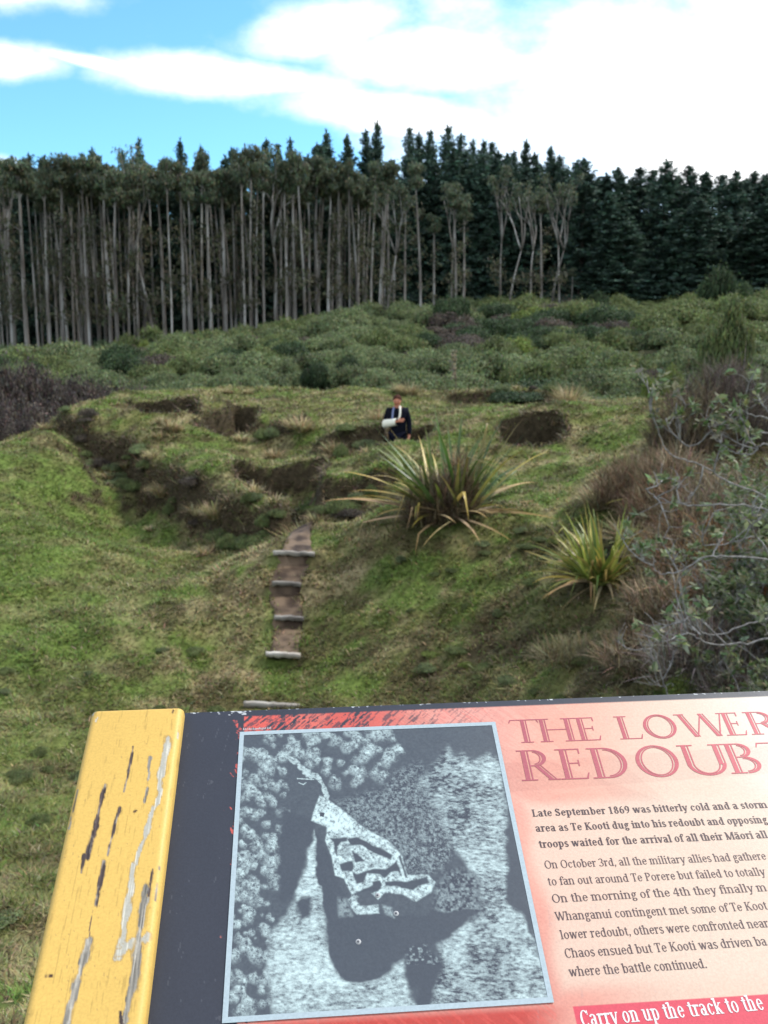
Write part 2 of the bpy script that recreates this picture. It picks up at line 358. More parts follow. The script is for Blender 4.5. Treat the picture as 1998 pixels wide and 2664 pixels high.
def bank_lift(x, y):
    z = np.zeros(x.shape)
    for P, h, wd in BANKS:
        best = np.full(x.shape, 1e9); s = np.zeros(x.shape); end = np.zeros(x.shape)
        for k, (a, b) in enumerate(zip(P[:-1], P[1:])):
            e = b - a; L = np.hypot(*e); t = ((x - a[0]) * e[0] + (y - a[1]) * e[1]) / (L * L); tc = np.clip(t, 0, 1)
            d = np.hypot(x - a[0] - tc * e[0], y - a[1] - tc * e[1]); sg = np.sign((x - a[0]) * e[1] - (y - a[1]) * e[0])      # positive on the camera side
            m = d < best; best = np.where(m, d, best); s = np.where(m, d * sg, s)
            over = np.maximum(-t * L if k == 0 else -1, (t - 1) * L if k == len(P) - 2 else -1); end = np.where(m, np.maximum(over, 0), end)
        prof = np.where(s > 0, 1 - sstep(.02, .40, s), np.exp(-(s / wd) ** 2))
        z += h * prof * (1 - sstep(0, .7, end))
    return z
def H(x, y, detail=True):
    x = np.asarray(x, float); y = np.asarray(y, float); sh = x.shape; x = x.ravel(); y = y.ravel(); z = np.empty(len(x))
    for i in range(0, len(x), 20000):
        a, b = x[i:i + 20000], y[i:i + 20000]
        z[i:i + 20000] = _tps(a, b, CP[:, 0], CP[:, 1]) @ W_[:n_] + W_[n_] + W_[n_ + 1] * a + W_[n_ + 2] * b
    wx = x + (fbm(x * 1.1, y * 1.1, 3, 3) - .5) * .4; wy = y + (fbm(x * 1.1, y * 1.1, 9, 3) - .5) * .4
    for pl, dep, soft in trenches:
        pa = np.array(pl); m = (x > pa[:, 0].min() - 2) & (x < pa[:, 0].max() + 2) & (y > pa[:, 1].min() - 2) & (y < pa[:, 1].max() + 2)
        if m.any(): z[m] -= dep * (1 - sstep(-soft * .7, soft * .3, poly_sd(wx[m], wy[m], pl)))
    nb = (y > 14) & (y < 34)
    if nb.any(): z[nb] += bank_lift(wx[nb] * .6 + x[nb] * .4, wy[nb] * .6 + y[nb] * .4)
    if detail:
        near = 1 - sstep(34, 50, y); pth = line_d(x, y, PATH[:, :2]); damp = sstep(.2, .9, pth)
        z += near * damp * ((fbm(x * .9, y * .9, 21, 3) - .5) * .26 + (fbm(x * 3.0, y * 3.0, 31, 3) - .5) * .16)
    dp = line_d(x, y, PATH[:8, :2]); w = (1 - sstep(.34, .62, dp)) * sstep(10.9, 11.2, y) * (1 - sstep(15.2, 15.5, y))
    if detail and w.any():
        ys = np.array([s[4] for s in STEPS] + [15.6]); zs = np.array([at((s[0] + s[2]) / 2, (s[1] + s[3]) / 2, s[4])[2] for s in STEPS] + [float(at(778, 1380, 15.6)[2])])
        i = np.clip(np.searchsorted(ys, y + .035) - 1, 0, len(ys) - 2); f = np.clip((y - ys[i]) / (ys[i + 1] - ys[i]), 0, 1)
        z = z * (1 - w) + (zs[i] - .015 + (.66 + .34 * (i == len(ys) - 2)) * f * (zs[i + 1] - zs[i])) * w
    return z.reshape(sh)
STEPS = [(625, 1832, 790, 1840, 11.3, 'nearest timber step, half hidden behind the sign edge'), (686, 1703, 788, 1708, 12.4, 'grey timber step edge, second one up from the sign, slightly tilted'),
         (710, 1608, 796, 1612, 13.2, 'middle timber step edge on the worn earth path'), (704, 1519, 790, 1523, 13.9, 'pale timber step edge second from the top, with earth riser below'), (704, 1439, 826, 1444, 14.5, 'widest and topmost timber step with a dark hollow under it')]
PATH = np.array([at(700, 1900, 10.6), at(720, 1836, 11.3), at(738, 1705, 12.4), at(752, 1609, 13.2), at(744, 1520, 13.9), at(765, 1440, 14.5), at(778, 1385, 15.5), at(785, 1345, 16.6), (-1.38, 17.4, 0)])
def Hs(x, y): return float(H(np.array([x]), np.array([y]))[0])

def axis(lo, f0, f1, hi, step, grow):
    a = list(np.arange(f0, f1, step)); d = step; v = a[-1]
    while v < hi: d *= grow; v += d; a.append(v)
    d = step; v = f0
    while v > lo: d *= grow; v -= d; a.insert(0, v)
    return np.array(a)
gx = axis(-420, -13, 12, 420, .1, 1.13); gy = axis(-210, 1.5, 36, 460, .1, 1.1)
GX, GY = np.meshgrid(gx, gy); GZ = H(GX, GY)
zx = np.gradient(GZ, axis=1) / np.gradient(GX, axis=1); zy = np.gradient(GZ, axis=0) / np.gradient(GY, axis=0)
SL = np.hypot(zx, zy)
DPG = line_d(GX, GY, PATH[2:8, :2]); GZ = GZ - .08 * (1 - sstep(.16, .26, DPG))        # the bare path lies in a shallow rut

def face(*p): return np.array([at(*q)[:2] for q in p])
FACES = [face((165, 1110, 26), (230, 1165, 24.2), (315, 1215, 22.8), (370, 1275, 21.1)), face((440, 1290, 20.1), (505, 1330, 19), (600, 1365, 17.5), (690, 1372, 16.6)), face((830, 1310, 16.8), (900, 1300, 16.7), (985, 1300, 16.4)), face((870, 1160, 19.9), (930, 1165, 19.9), (990, 1150, 20)), face((670, 1130, 23.6), (730, 1135, 23.6)), face((1210, 1030, 29.6), (1320, 1030, 29.6), (1440, 1030, 29.3))]
# ground colour: what grows and lies there (patches of green, straw, brown; dark heath on the cut banks)
G_GREEN, G_OLIVE, G_STRAW, G_BROWN, G_DARK = map(np.array, [(.135, .185, .042), (.170, .172, .056), (.33, .27, .14), (.10, .078, .038), (.066, .050, .028)])
def cover(x, y, slope):
    """weights of the ground-cover kinds at (x, y)"""
    a = fbm(x * .5, y * .5, 41, 4) * .6 + fbm(x * 2.7, y * 2.7, 43, 3) * .4; b = fbm(x * 1.5 + 5, y * 1.5, 52, 4); c = fbm(x * 3.4, y * 3.4, 63, 3)
    straw = sstep(.47, .64, b * .55 + c * .45) * .8
    brown = sstep(.53, .64, fbm(x * 2.3 - 7, y * 2.3 + 3, 77, 4)) * .75
    fd = np.full(x.shape, 9.0)
    for pl in FACES: fd = np.minimum(fd, line_d(x, y, pl))
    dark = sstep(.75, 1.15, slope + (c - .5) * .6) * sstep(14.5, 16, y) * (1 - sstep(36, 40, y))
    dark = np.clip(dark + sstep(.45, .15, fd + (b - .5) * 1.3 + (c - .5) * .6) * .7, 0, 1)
    green = sstep(.45, .55, a); brown = np.clip(brown + sstep(.52, .62, fbm(x * .8 + 2, y * .8, 79, 3)) * sstep(.3, 1.2, x) * sstep(15, 13, y) * .5, 0, 1)
    leftg = sstep(-2.5, -4.5, x + .12 * (y - 12)) * sstep(24, 20, y) * .6
    green = np.clip(green + leftg, 0, 1); straw = straw * (1 - .8 * leftg); brown = brown * (1 - .9 * leftg)
    strip = np.exp(-((line_d(x, y, PATH[:, :2]) - .75) / .45) ** 2) * sstep(17.5, 16, y) * .6     # trodden, dry edges of the path
    straw = np.clip(straw + strip * (b > .40), 0, 1)
    right = sstep(2.6, 3.9, x - .13 * (y - 8)) * sstep(17, 14, y) * sstep(5.5, 7, y)
    brown = np.clip(brown + right * .9, 0, 1); green = green * (1 - right * .7)
    return green, straw, brown, dark
def cover_col(x, y, slope):
    g, s, b, d = cover(x, y, slope)
    col = G_OLIVE[None] * (1 - g[:, None]) + G_GREEN[None] * g[:, None]
    col = col * (1 - s[:, None]) + G_STRAW * s[:, None]
    col = col * (1 - b[:, None]) + G_BROWN * b[:, None]
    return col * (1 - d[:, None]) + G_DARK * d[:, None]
g = Geo(); ny, nx = GX.shape
ii = (np.arange(ny - 1)[:, None] * nx + np.arange(nx - 1)[None]).ravel()
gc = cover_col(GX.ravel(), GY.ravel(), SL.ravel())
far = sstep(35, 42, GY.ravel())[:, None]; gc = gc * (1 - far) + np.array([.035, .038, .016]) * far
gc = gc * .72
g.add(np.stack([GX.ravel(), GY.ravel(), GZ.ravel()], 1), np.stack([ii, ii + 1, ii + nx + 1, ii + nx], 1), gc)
m, t = new_mat('turf'); L = t.links.new
a = nd(t, 'ShaderNodeVertexColor', layer_name='Col'); tcn = nd(t, 'ShaderNodeTexCoord')
no = nd(t, 'ShaderNodeTexNoise'); no.inputs['Scale'].default_value = 9; no.inputs['Detail'].default_value = 8; no.inputs['Roughness'].default_value = .7; L(tcn.outputs['Object'], no.inputs['Vector'])
mr = nd(t, 'ShaderNodeMapRange'); L(no.outputs[0], mr.inputs[0]); mr.inputs[1].default_value = .3; mr.inputs[2].default_value = .7; mr.inputs[3].default_value = .45; mr.inputs[4].default_value = 1.6
vm = nd(t, 'ShaderNodeVectorMath', operation='SCALE'); L(a.outputs[0], vm.inputs[0]); L(mr.outputs[0], vm.inputs['Scale'])
b = nd(t, 'ShaderNodeBsdfPrincipled'); b.inputs['Roughness'].default_value = .95; b.inputs['Specular IOR Level'].default_value = .1; L(vm.outputs[0], b.inputs['Base Color'])
bp = nd(t, 'ShaderNodeBump'); bp.inputs['Strength'].default_value = .8; bp.inputs['Distance'].default_value = .05; L(no.outputs[0], bp.inputs['Height']); L(bp.outputs[0], b.inputs['Normal'])
o = nd(t, 'ShaderNodeOutputMaterial'); L(b.outputs[0], o.inputs[0])
tag(put('ground', g, m, smooth=True), kind='structure')

# bare earth path
def resample(P, step):
    P = np.asarray(P, float); d = np.concatenate([[0], np.cumsum(np.linalg.norm(np.diff(P[:, :2], axis=0), axis=1))]); n = max(2, int(d[-1] / step)); s = np.linspace(0, d[-1], n)
    return np.stack([np.interp(s, d, P[:, k]) for k in range(P.shape[1])], 1)
pc = resample(PATH[2:8], .025); g = Geo(); W = 11; rows = []
T = np.gradient(pc[:, :2], axis=0); T /= np.linalg.norm(T, axis=1)[:, None]; Nn = np.stack([-T[:, 1], T[:, 0]], 1)
for k in range(W):
    f = k / (W - 1) * 2 - 1
    wd = np.interp(pc[:, 1], [12.3, 13.2, 14.4, 15.2], [.22, .26, .32, .25]) + .08 * (fbm(pc[:, 1] * 3.2 + (5 if f < 0 else 0), pc[:, 0] * 0, 88, 3) - .5) * 2
    xy = pc[:, :2] + Nn * (f * wd)[:, None]
    z = H(xy[:, 0], xy[:, 1]) + .012 + .02 * (fbm(xy[:, 0] * 9, xy[:, 1] * 9, 95, 3) - .5) - .12 * (abs(f) > .99)
    rows.append(np.column_stack([xy, z]))
v = np.stack(rows, 1); n0 = len(pc)
ii = (np.arange(n0 - 1)[:, None] * W + np.arange(W - 1)[None]).ravel()
cc = fbm(v[..., 0].ravel() * 5, v[..., 1].ravel() * 5, 91, 4)[:, None]; cc = sstep(.3, .7, cc)
g.add(v.reshape(-1, 3), np.stack([ii, ii + 1, ii + W + 1, ii + W], 1), np.array([.042, .026, .016]) * (1 - cc) + np.array([.165, .112, .070]) * cc)
tag(put('path', g, M_plain, smooth=True), kind='structure')

# ---------------------------------------------------------------- timber steps
for (x0, y0, x1, y1, Y, lab) in STEPS:
    p0, p1 = at(x0 + .06 * (x1 - x0), y0, Y), at(x1 - .06 * (x1 - x0), y1, Y); c = (p0 + p1) / 2; root = None
    g = Geo(); n = 14; pts = np.linspace(p0, p1, n) + [0, -.02, 0] + rng.normal(size=(n, 3)) * .004; pts[:, 2] += .035 + .008 * np.sin(np.linspace(0, 3, n))
    dirx = (p1 - p0) / np.linalg.norm(p1 - p0)
    prof = np.array([(-.035, .004), (-.026, .012), (.026, .012), (.035, .004), (.035, -.055), (-.035, -.055)])
    V = np.concatenate([p + np.stack([0 * prof[:, 0], prof[:, 0], prof[:, 1] * (1 + .1 * rng.normal())], 1) for p in pts]); k = len(prof)
    i = np.arange(n - 1)[:, None] * k; j = np.arange(k)[None]; j2 = (j + 1) % k
    g.add(V, [np.stack([i + j, i + j2, i + k + j2, i + k + j], -1).reshape(-1, 4), np.arange(k)[None, ::-1], (np.arange(k) + (n - 1) * k)[None]], np.array([.3, .28, .24]))
    tag(put('timber_step', g, M_timber, origin=(c[0], c[1], c[2] - .03)), lab, 'step', 'timber steps up the earth path')


# ---------------------------------------------------------------- information sign
PO = np.array([-0.1673, 1.01809078, -0.43933819 + EYE])
PR = np.array([[.99696904, .07241745, .02843334], [.07726797, -.87902007, -.47048208], [.00907764, -.47125305, .88195134]])   # columns: right, down the slope, out of the face
def uv(px, py, lift=0.0):
    d = ray(px, py); q = PO + lift * PR[:, 2] - np.array([0, 0, EYE])
    P = d * ((q @ PR[:, 2]) / (d @ PR[:, 2])) - q
    return np.array([P @ PR[:, 0], P @ PR[:, 1]])
def onp(u, v, n=0.0):
    u, v = np.asarray(u, float), np.asarray(v, float)
    return PO + u[..., None] * PR[:, 0] + v[..., None] * PR[:, 1] + np.broadcast_to(np.asarray(n, float), u.shape)[..., None] * PR[:, 2]
SB = onp(np.array(.4), np.array(.3)); sign = empty('information_sign', (SB[0], SB[1], Hs(SB[0], SB[1])))
tag(sign, 'slanted information panel with aerial photograph and peeling yellow timber side board', 'sign')
def panel_grid(u0, u1, v0, v1, du, n, painter, name, mat, parent):
    us = np.linspace(u0, u1, int((u1 - u0) / du) + 1); vs = np.linspace(v0, v1, int((v1 - v0) / du) + 1)
    U, V = np.meshgrid(us, vs); g = Geo(); nx = len(us)
    i = (np.arange(len(vs) - 1)[:, None] * nx + np.arange(nx - 1)[None]).ravel()
    P = onp(U, V, n); px, py = topix(P)
    g.add(P.reshape(-1, 3), np.stack([i, i + nx, i + nx + 1, i + 1], 1), painter(px.ravel(), py.ravel(), U.ravel(), V.ravel()))
    return put(name, g, mat, parent)
PU0, PU1, PV0, PV1 = -.10, .95, -.032, .62
g = Geo()
g.box(onp(np.array((PU0 + PU1) / 2), np.array((PV0 + PV1) / 2), -.0068), (PU1 - PU0, PV1 - PV0, .012), lin(70, 70, 76) * .8, PR)
put('panel', g, M_paint, sign)
SLATE = lin(66, 69, 80)
def mixc(c, k, w): return c * (1 - w[:, None]) + np.asarray(k) * w[:, None]
def paint_panel(px, py, u, v):
    c = np.tile(SLATE * .86, (len(u), 1))
    c = c * (1 + .10 * (fbm(u * 40, v * 25, 5, 4) - .5))[:, None]
    # brushed red field with ragged left edge, fading to salmon and cream to the right
    rag = fbm(u * 60 + v * 220, v * 160 - u * 260, 12, 4)
    edge = .004 + .006 * np.sin(v * 45 + 1) + .035 * (rag - .5) + .03 * (fbm(v * 14, v * 3, 3, 2) - .5)
    inred = sstep(-.0012, .0012, u - edge) * sstep(-.024, -.0225, v) 
    inred *= np.where(u < .004, (fbm(v * 55 + 3, u * 160, 8, 3) > .56) * 1.0, 1.0)
    inred *= np.where((v < .01) & (u < .15), ((fbm((u - v * .9) * 70, (u + v) * 400, 14, 3) + .28 * fbm(u * 22, v * 3, 15, 2)) > .53) * 1.0, 1.0)
    red = lin(228, 102, 90); sal = lin(238, 166, 150); pink = lin(247, 176, 152); crm = lin(234, 200, 176); wht = lin(230, 222, 208)
    f = np.clip((px - 700) / 1300, 0, 1)
    rc = np.tile(red, (len(u), 1)); rc = mixc(rc, sal, sstep(.16, .40, f)); rc = mixc(rc, pink, sstep(.38, .62, f)); rc = mixc(rc, crm, sstep(.58, .82, f)); rc = mixc(rc, wht, sstep(.82, 1.08, f - (v - .02) * .6))
    low = sstep(.16, .31, v) * sstep(.92, .48, f + 0 * v)           # the lower left of the print is a deeper red
    rc = mixc(rc, lin(214, 142, 128), low * .7); rc = mixc(rc, lin(200, 70, 60), sstep(.322, .33, v) * sstep(.62, .5, f))
    # translucent diagonal bands and brush marks
    for k, (a0, off, wd, st) in enumerate([(.5, .16, .018, .10), (-1.1, .33, .03, .12), (.8, .27, .012, .10), (-.6, .42, .022, .10), (1.4, .40, .016, .08), (-1.6, .22, .02, .12), (.3, .05, .02, .1)]):
        dd = (u - off) * math.cos(a0) + (v - .08) * math.sin(a0); w = sstep(wd, wd - .0015, np.abs(dd))
        rc = mixc(rc, np.array([.30, .10, .085]) if k % 2 else crm, w * st)
    br = fbm((u + v * .8) * 30, (u - v) * 330, 33, 3); rc = mixc(rc, lin(190, 92, 84), (br > .60) * .22 * sstep(.7, .3, f)); rc = mixc(rc, red, ((br < .42) & (u < .3)) * .35)
    dark = (fbm((u - v * .9) * 60, (u + v) * 420, 44, 3) > .60) & (v < .01) & (u < .31); rc = mixc(rc, SLATE, dark * .75 * sstep(.33, .2, u))
    # pale cloud behind the text
    q = np.minimum(np.minimum(u - .306 - .004 * np.sin(v * 60), (v - .108) * 1.0), .317 - v); rc = mixc(rc, lin(235, 206, 183), sstep(-.004, .016, q) * .8)
    b0 = uv(1490, 2622); b1 = uv(1998, 2583)
    c = c * (1 - inred[:, None]) + rc * inred[:, None]
    ban = (u > b0[0]) & (v > (b0[1] + b1[1]) / 2) & (v < .40); c = mixc(c, lin(226, 82, 98), ban * 1.0)
    fl = (fbm(u * 300, v * 500, 71, 2) > .74) & (v < -.0305) | (fbm(u * 160, v * 260, 72, 3) > .72) & (v < -.026) & (u > -.06) & (u < .03)
    c = mixc(c, lin(225, 228, 228), fl * .9)
    c = mixc(c, lin(150, 152, 158), (fbm(u * 420 + v * 90, v * 60, 75, 2) > .86) * .15)
    return c * .655
panel_grid(PU0, .70, PV0, .40, .0011, 0.0, paint_panel, 'printed_face', M_print, sign)
g = Geo(); gq = onp(np.array([.70, PU1, PU1, .70, PU0, .70, .70, PU0]), np.array([PV0, PV0, PV1, PV1, .40, .40, PV1, PV1]), 0.0)
g.add(gq, np.array([[0, 3, 2, 1], [4, 7, 6, 5]]), np.array([lin(243, 236, 222) * .9] * 4 + [lin(226, 190, 170) * .8] * 4)); put('printed_face', g, M_print, sign)

# aerial photograph printed on the panel
C2 = lambda pts: [(x / 1.659 + 500, y / 1.659 + 1800) for x, y in pts]
def paint_photo(px, py, u, v):
    sp = hash2(np.round(u * 1500).astype(int), np.round(v * 1500).astype(int), 3)
    f1 = fbm(u * 380, v * 380, 101, 3); f2 = fbm(u * 120, v * 120, 102, 4); rip = fbm(u * 240 + v * 160, v * 520 - u * 90, 103, 3)
    wob = (fbm(u * 90, v * 90, 104, 3) - .5) * 22; wob2 = (fbm(u * 90 + 9, v * 90, 105, 3) - .5) * 22
    x, y = px + wob, py + wob2
    b = np.full(len(u), .06) + .05 * f1
    def fill(pts, val, soft=9):
        nonlocal b
        w = sstep(soft, -soft, poly_sd(x, y, C2(pts))); b = b * (1 - w) + val * w
    ripv = .30 + 1.0 * (rip - .5) * 1.5 + .5 * (sp - .5) * .5
    # bush: crowns lit from one side, dark between
    r2 = np.random.default_rng(5); crown = np.zeros(len(u)); reg = [[(200, 190), (640, 150), (880, 180), (880, 330), (760, 420), (600, 400), (540, 340), (410, 290), (400, 480), (520, 520), (380, 640), (200, 620)],
        [(185, 650), (360, 660), (360, 860), (330, 1000), (330, 1400), (150, 1400)], [(640, 880), (700, 900), (690, 980), (640, 970)], [(330, 980), (430, 940), (460, 1010), (360, 1100)]]
    regp = [C2(r) for r in reg]
    cx = r2.uniform(590, 1050, 800); cy = r2.uniform(1880, 2660, 800)
    for a, c in zip(cx, cy):
        if min(poly_sd(np.array([a]), np.array([c]), r)[0] for r in regp) > 0: continue
        rad = r2.uniform(9, 24); mm = (np.abs(px - a) < rad * 1.3) & (np.abs(py - c) < rad * 1.3)
        dx, dy = (px[mm] - a) / rad, (py[mm] - c) / rad; rr = np.hypot(dx, dy) + (f2[mm] - .5) * 1.5 + (f1[mm] - .5) * .7
        crown[mm] = np.maximum(crown[mm], sstep(1.05, .5, rr) * np.clip(.5 + .6 * (dx * .5 - dy * .75), 0, 1))
    b = b + crown * np.clip(.5 + 1.7 * (f1 - .45) + .6 * (sp - .5), 0, 1.2) * .95
    fill([(620, 470), (830, 420), (880, 330), (980, 300), (1040, 420), (1130, 680), (1080, 770), (930, 790), (900, 690), (720, 570)], np.clip(.13 + .75 * (f1 - .45) + .35 * (sp - .5), .03, 1), 14)
    fill([(1100, 240), (1130, 265), (1200, 290), (1290, 270), (1345, 330), (1355, 560), (1370, 760), (1450, 1000), (1490, 1090), (1560, 1340), (1030, 1365), (1040, 1290), (1080, 1180), (1060, 1100), (1260, 940), (1240, 820), (1130, 680), (1040, 470), (980, 400), (1040, 330)], np.clip(.42 + 1.05 * (rip - .5) + .25 * (sp - .5) + .6 * (f2 - .5) + .8 * (fbm(u * 32, v * 32, 110, 3) - .5), .03, 1), 12)
    fill([(1110, 770), (1230, 800), (1250, 940), (1170, 980), (1060, 960), (1050, 850)], np.clip(.14 + .9 * (f1 - .45), .03, 1), 16)
    fill([(490, 760), (525, 600), (545, 640), (560, 900), (580, 1080), (640, 1240), (700, 1260), (810, 1245), (900, 1160), (935, 1300), (975, 1365), (760, 1410), (520, 1430), (350, 1420), (320, 1150), (350, 1010), (420, 960), (440, 900)], np.clip(.62 + 1.0 * (rip - .5) + .25 * (sp - .5) + .5 * (f2 - .5) + .7 * (fbm(u * 32, v * 32, 111, 3) - .5), .05, 1), 10)
    dk = .055 + .02 * f1
    fill([(380, 500), (530, 560), (490, 760), (440, 880), (400, 905), (370, 880)], dk, 9)
    fill([(530, 580), (560, 640), (690, 940), (700, 960), (1010, 960), (1250, 935), (1060, 1090), (940, 1115), (870, 1170), (820, 1235), (720, 1255), (650, 1250), (590, 1100), (535, 720)], dk, 4)
    fill([(1358, 600), (1380, 590), (1430, 800), (1485, 1085), (1425, 960), (1360, 900)], dk, 8)
    fill([(445, 900), (500, 880), (510, 960), (465, 985)], dk, 8)
    fill([(920, 1105), (1000, 1085), (1075, 1180), (1040, 1300), (1035, 1365), (980, 1365), (975, 1290), (925, 1280)], np.clip(.06 + 1.2 * (f1 - .52) * (py < 2510), .05, 1), 7)
    def line(pts, wd, val):
        nonlocal b
        w = sstep(wd, wd * .55, line_d(x, y, C2(pts))); b = b * (1 - w) + val * w
    br = np.clip(.72 + 1.5 * (f1 - .5) + .5 * (sp - .5), .12, 1)
    C5 = lambda pts: [(x / 3.318 + 760, y / 3.318 + 2060) for x, y in pts]
    def fill5(pts, val, soft=3.0):
        nonlocal b
        wx, wy = px + wob * .25, py + wob2 * .25; w = sstep(soft, -soft, poly_sd(wx, wy, C5(pts))); b = b * (1 - w) + val * w
    line([(420, 290), (500, 350), (545, 370), (590, 460), (570, 520)], 8, br * .8)
    fill5([(240, 30), (330, 80), (480, 190), (600, 300), (860, 440), (950, 560), (1000, 720), (1180, 715), (1235, 780), (1200, 865), (1070, 945), (940, 880), (800, 870), (740, 935), (690, 880), (780, 830), (700, 800), (520, 890), (480, 820), (450, 750), (370, 725), (340, 560), (285, 420), (300, 300), (165, 250), (180, 180)], br)
    fill5([(250, 90), (330, 100), (480, 200), (560, 290), (440, 340), (330, 350), (290, 290), (180, 240)], np.clip(br * 1.3, 0, 1), 5)
    for q in ([(320, 400), (480, 385), (475, 425), (420, 430), (385, 480), (385, 560), (360, 500), (350, 430)], [(475, 400), (560, 385), (720, 470), (865, 545), (850, 585), (780, 560), (690, 520), (600, 460), (500, 455)], [(400, 620), (520, 595), (530, 640), (520, 680), (425, 680)], [(515, 510), (560, 530), (625, 595), (545, 605)],
              [(520, 690), (560, 705), (700, 665), (810, 665), (860, 630), (905, 590), (925, 640), (945, 720), (915, 690), (860, 690), (800, 745), (760, 715), (650, 705), (620, 775), (560, 790), (525, 720)], [(800, 775), (1000, 772), (1165, 735), (1185, 790), (1090, 810), (1045, 850), (930, 825), (810, 812)], [(690, 775), (760, 770), (780, 810), (740, 860), (640, 860), (560, 870), (690, 820)], [(930, 540), (970, 640), (1000, 740), (985, 740), (950, 640), (915, 560)]): fill5(q, dk)
    fill5([(430, 430), (490, 440), (520, 560), (440, 560)], br * .6); fill5([(640, 600), (780, 610), (760, 650), (660, 660)], br * .7)
    fill5([(520, 900), (590, 985), (740, 980), (750, 1050), (560, 1060), (515, 1000)], br * .95); fill5([(780, 980), (860, 1000), (880, 1080), (800, 1040)], br * .6, 6); fill5([(400, 920), (470, 930), (520, 1070), (400, 1080)], br * .4, 7)
    for pl in [[(456, 374), (526, 378)], [(462, 392), (478, 400), (490, 392)]]:
        w = line_d(px + wob * .2, py, C2(pl)) < 1.5; b = np.where(w, .4 + .4 * sp, b)
    b = np.where(poly_sd(px, py, C2([(553, 520), (572, 522), (568, 540), (550, 537)])) < 0, .05, b)
    b = np.clip(b, 0, 1)[:, None]
    return (lin(54, 57, 72) * (1 - b) + lin(214, 234, 232) * b) * .655
PW, PH_ = .30, .3226
photo = panel_grid(.0045, PW - .0045, .0045, PH_ - .0045, .0006, .0007, paint_photo, 'aerial_photograph', M_print, sign)
tag(photo, 'black and white aerial photograph of earthworks printed on the panel')
g = Geo(); fw = .005
for (a, b_, c, d) in [(0, PW, 0, fw), (0, PW, PH_ - fw, PH_), (0, fw, fw, PH_ - fw), (PW - fw, PW, fw, PH_ - fw)]:
    g.add(onp(np.array([a, b_, b_, a]), np.array([c, c, d, d]), .0011), np.array([[0, 3, 2, 1]]), lin(196, 212, 218) * .58)
put('photograph_border', g, M_ink, sign)
g = Geo()
for (x, y) in C2([(717, 1080), (880, 958), (800, 880)]):
    u0, v0 = uv(x, y); th = np.linspace(0, 2 * math.pi, 13)[:-1]
    for rr, hh, col in ((.0030, .0012, (150, 150, 150)), (.0012, .0018, (90, 90, 95))):
        k = 12; V = np.concatenate([onp(u0 + rr * np.cos(th), v0 + rr * np.sin(th), .0004), onp(u0 + rr * .8 * np.cos(th), v0 + rr * .8 * np.sin(th), hh)])
        j = np.arange(k); g.add(V, [np.stack([j, j + k, (j + 1) % k + k, (j + 1) % k], 1), (np.arange(k)[::-1] + k)[None]], lin(*col))
    put('screw', g, M_paint, sign); g = Geo()

# ---- lettering: strokes become flat ink shapes a hair above the print
class Ink:
    def __init__(s): s.P = []
    def quad(s, pts): s.P.append(np.asarray(pts, float))
    def bar(s, x0, x1, y0, y1): s.quad([(x0, y0), (x1, y0), (x1, y1), (x0, y1)])
    def ln(s, x0, y0, x1, y1, w, flat=True):
        if flat: a = np.array([w / 2, 0.0])
        else:
            d = np.array([x1 - x0, y1 - y0]); d /= np.linalg.norm(d) + 1e-9; a = np.array([-d[1], d[0]]) * w / 2
        s.quad([(x0 - a[0], y0 - a[1]), (x0 + a[0], y0 + a[1]), (x1 + a[0], y1 + a[1]), (x1 - a[0], y1 - a[1])])
    def arc(s, cx, cy, rx, ry, a0, a1, wt, wn, n=16):
        t = np.radians(np.linspace(a0, a1, n)); w = wn + (wt - wn) * np.abs(np.cos(t)) ** 1.3
        ox, oy = cx + (rx) * np.cos(t), cy + (ry) * np.sin(t)
        ix, iy = cx + (rx - w) * np.cos(t), cy + (ry - np.minimum(w, wn + (wt - wn) * np.abs(np.cos(t)))) * np.sin(t)
        for i in range(n - 1): s.quad([(ox[i], oy[i]), (ox[i + 1], oy[i + 1]), (ix[i + 1], iy[i + 1]), (ix[i], iy[i])])
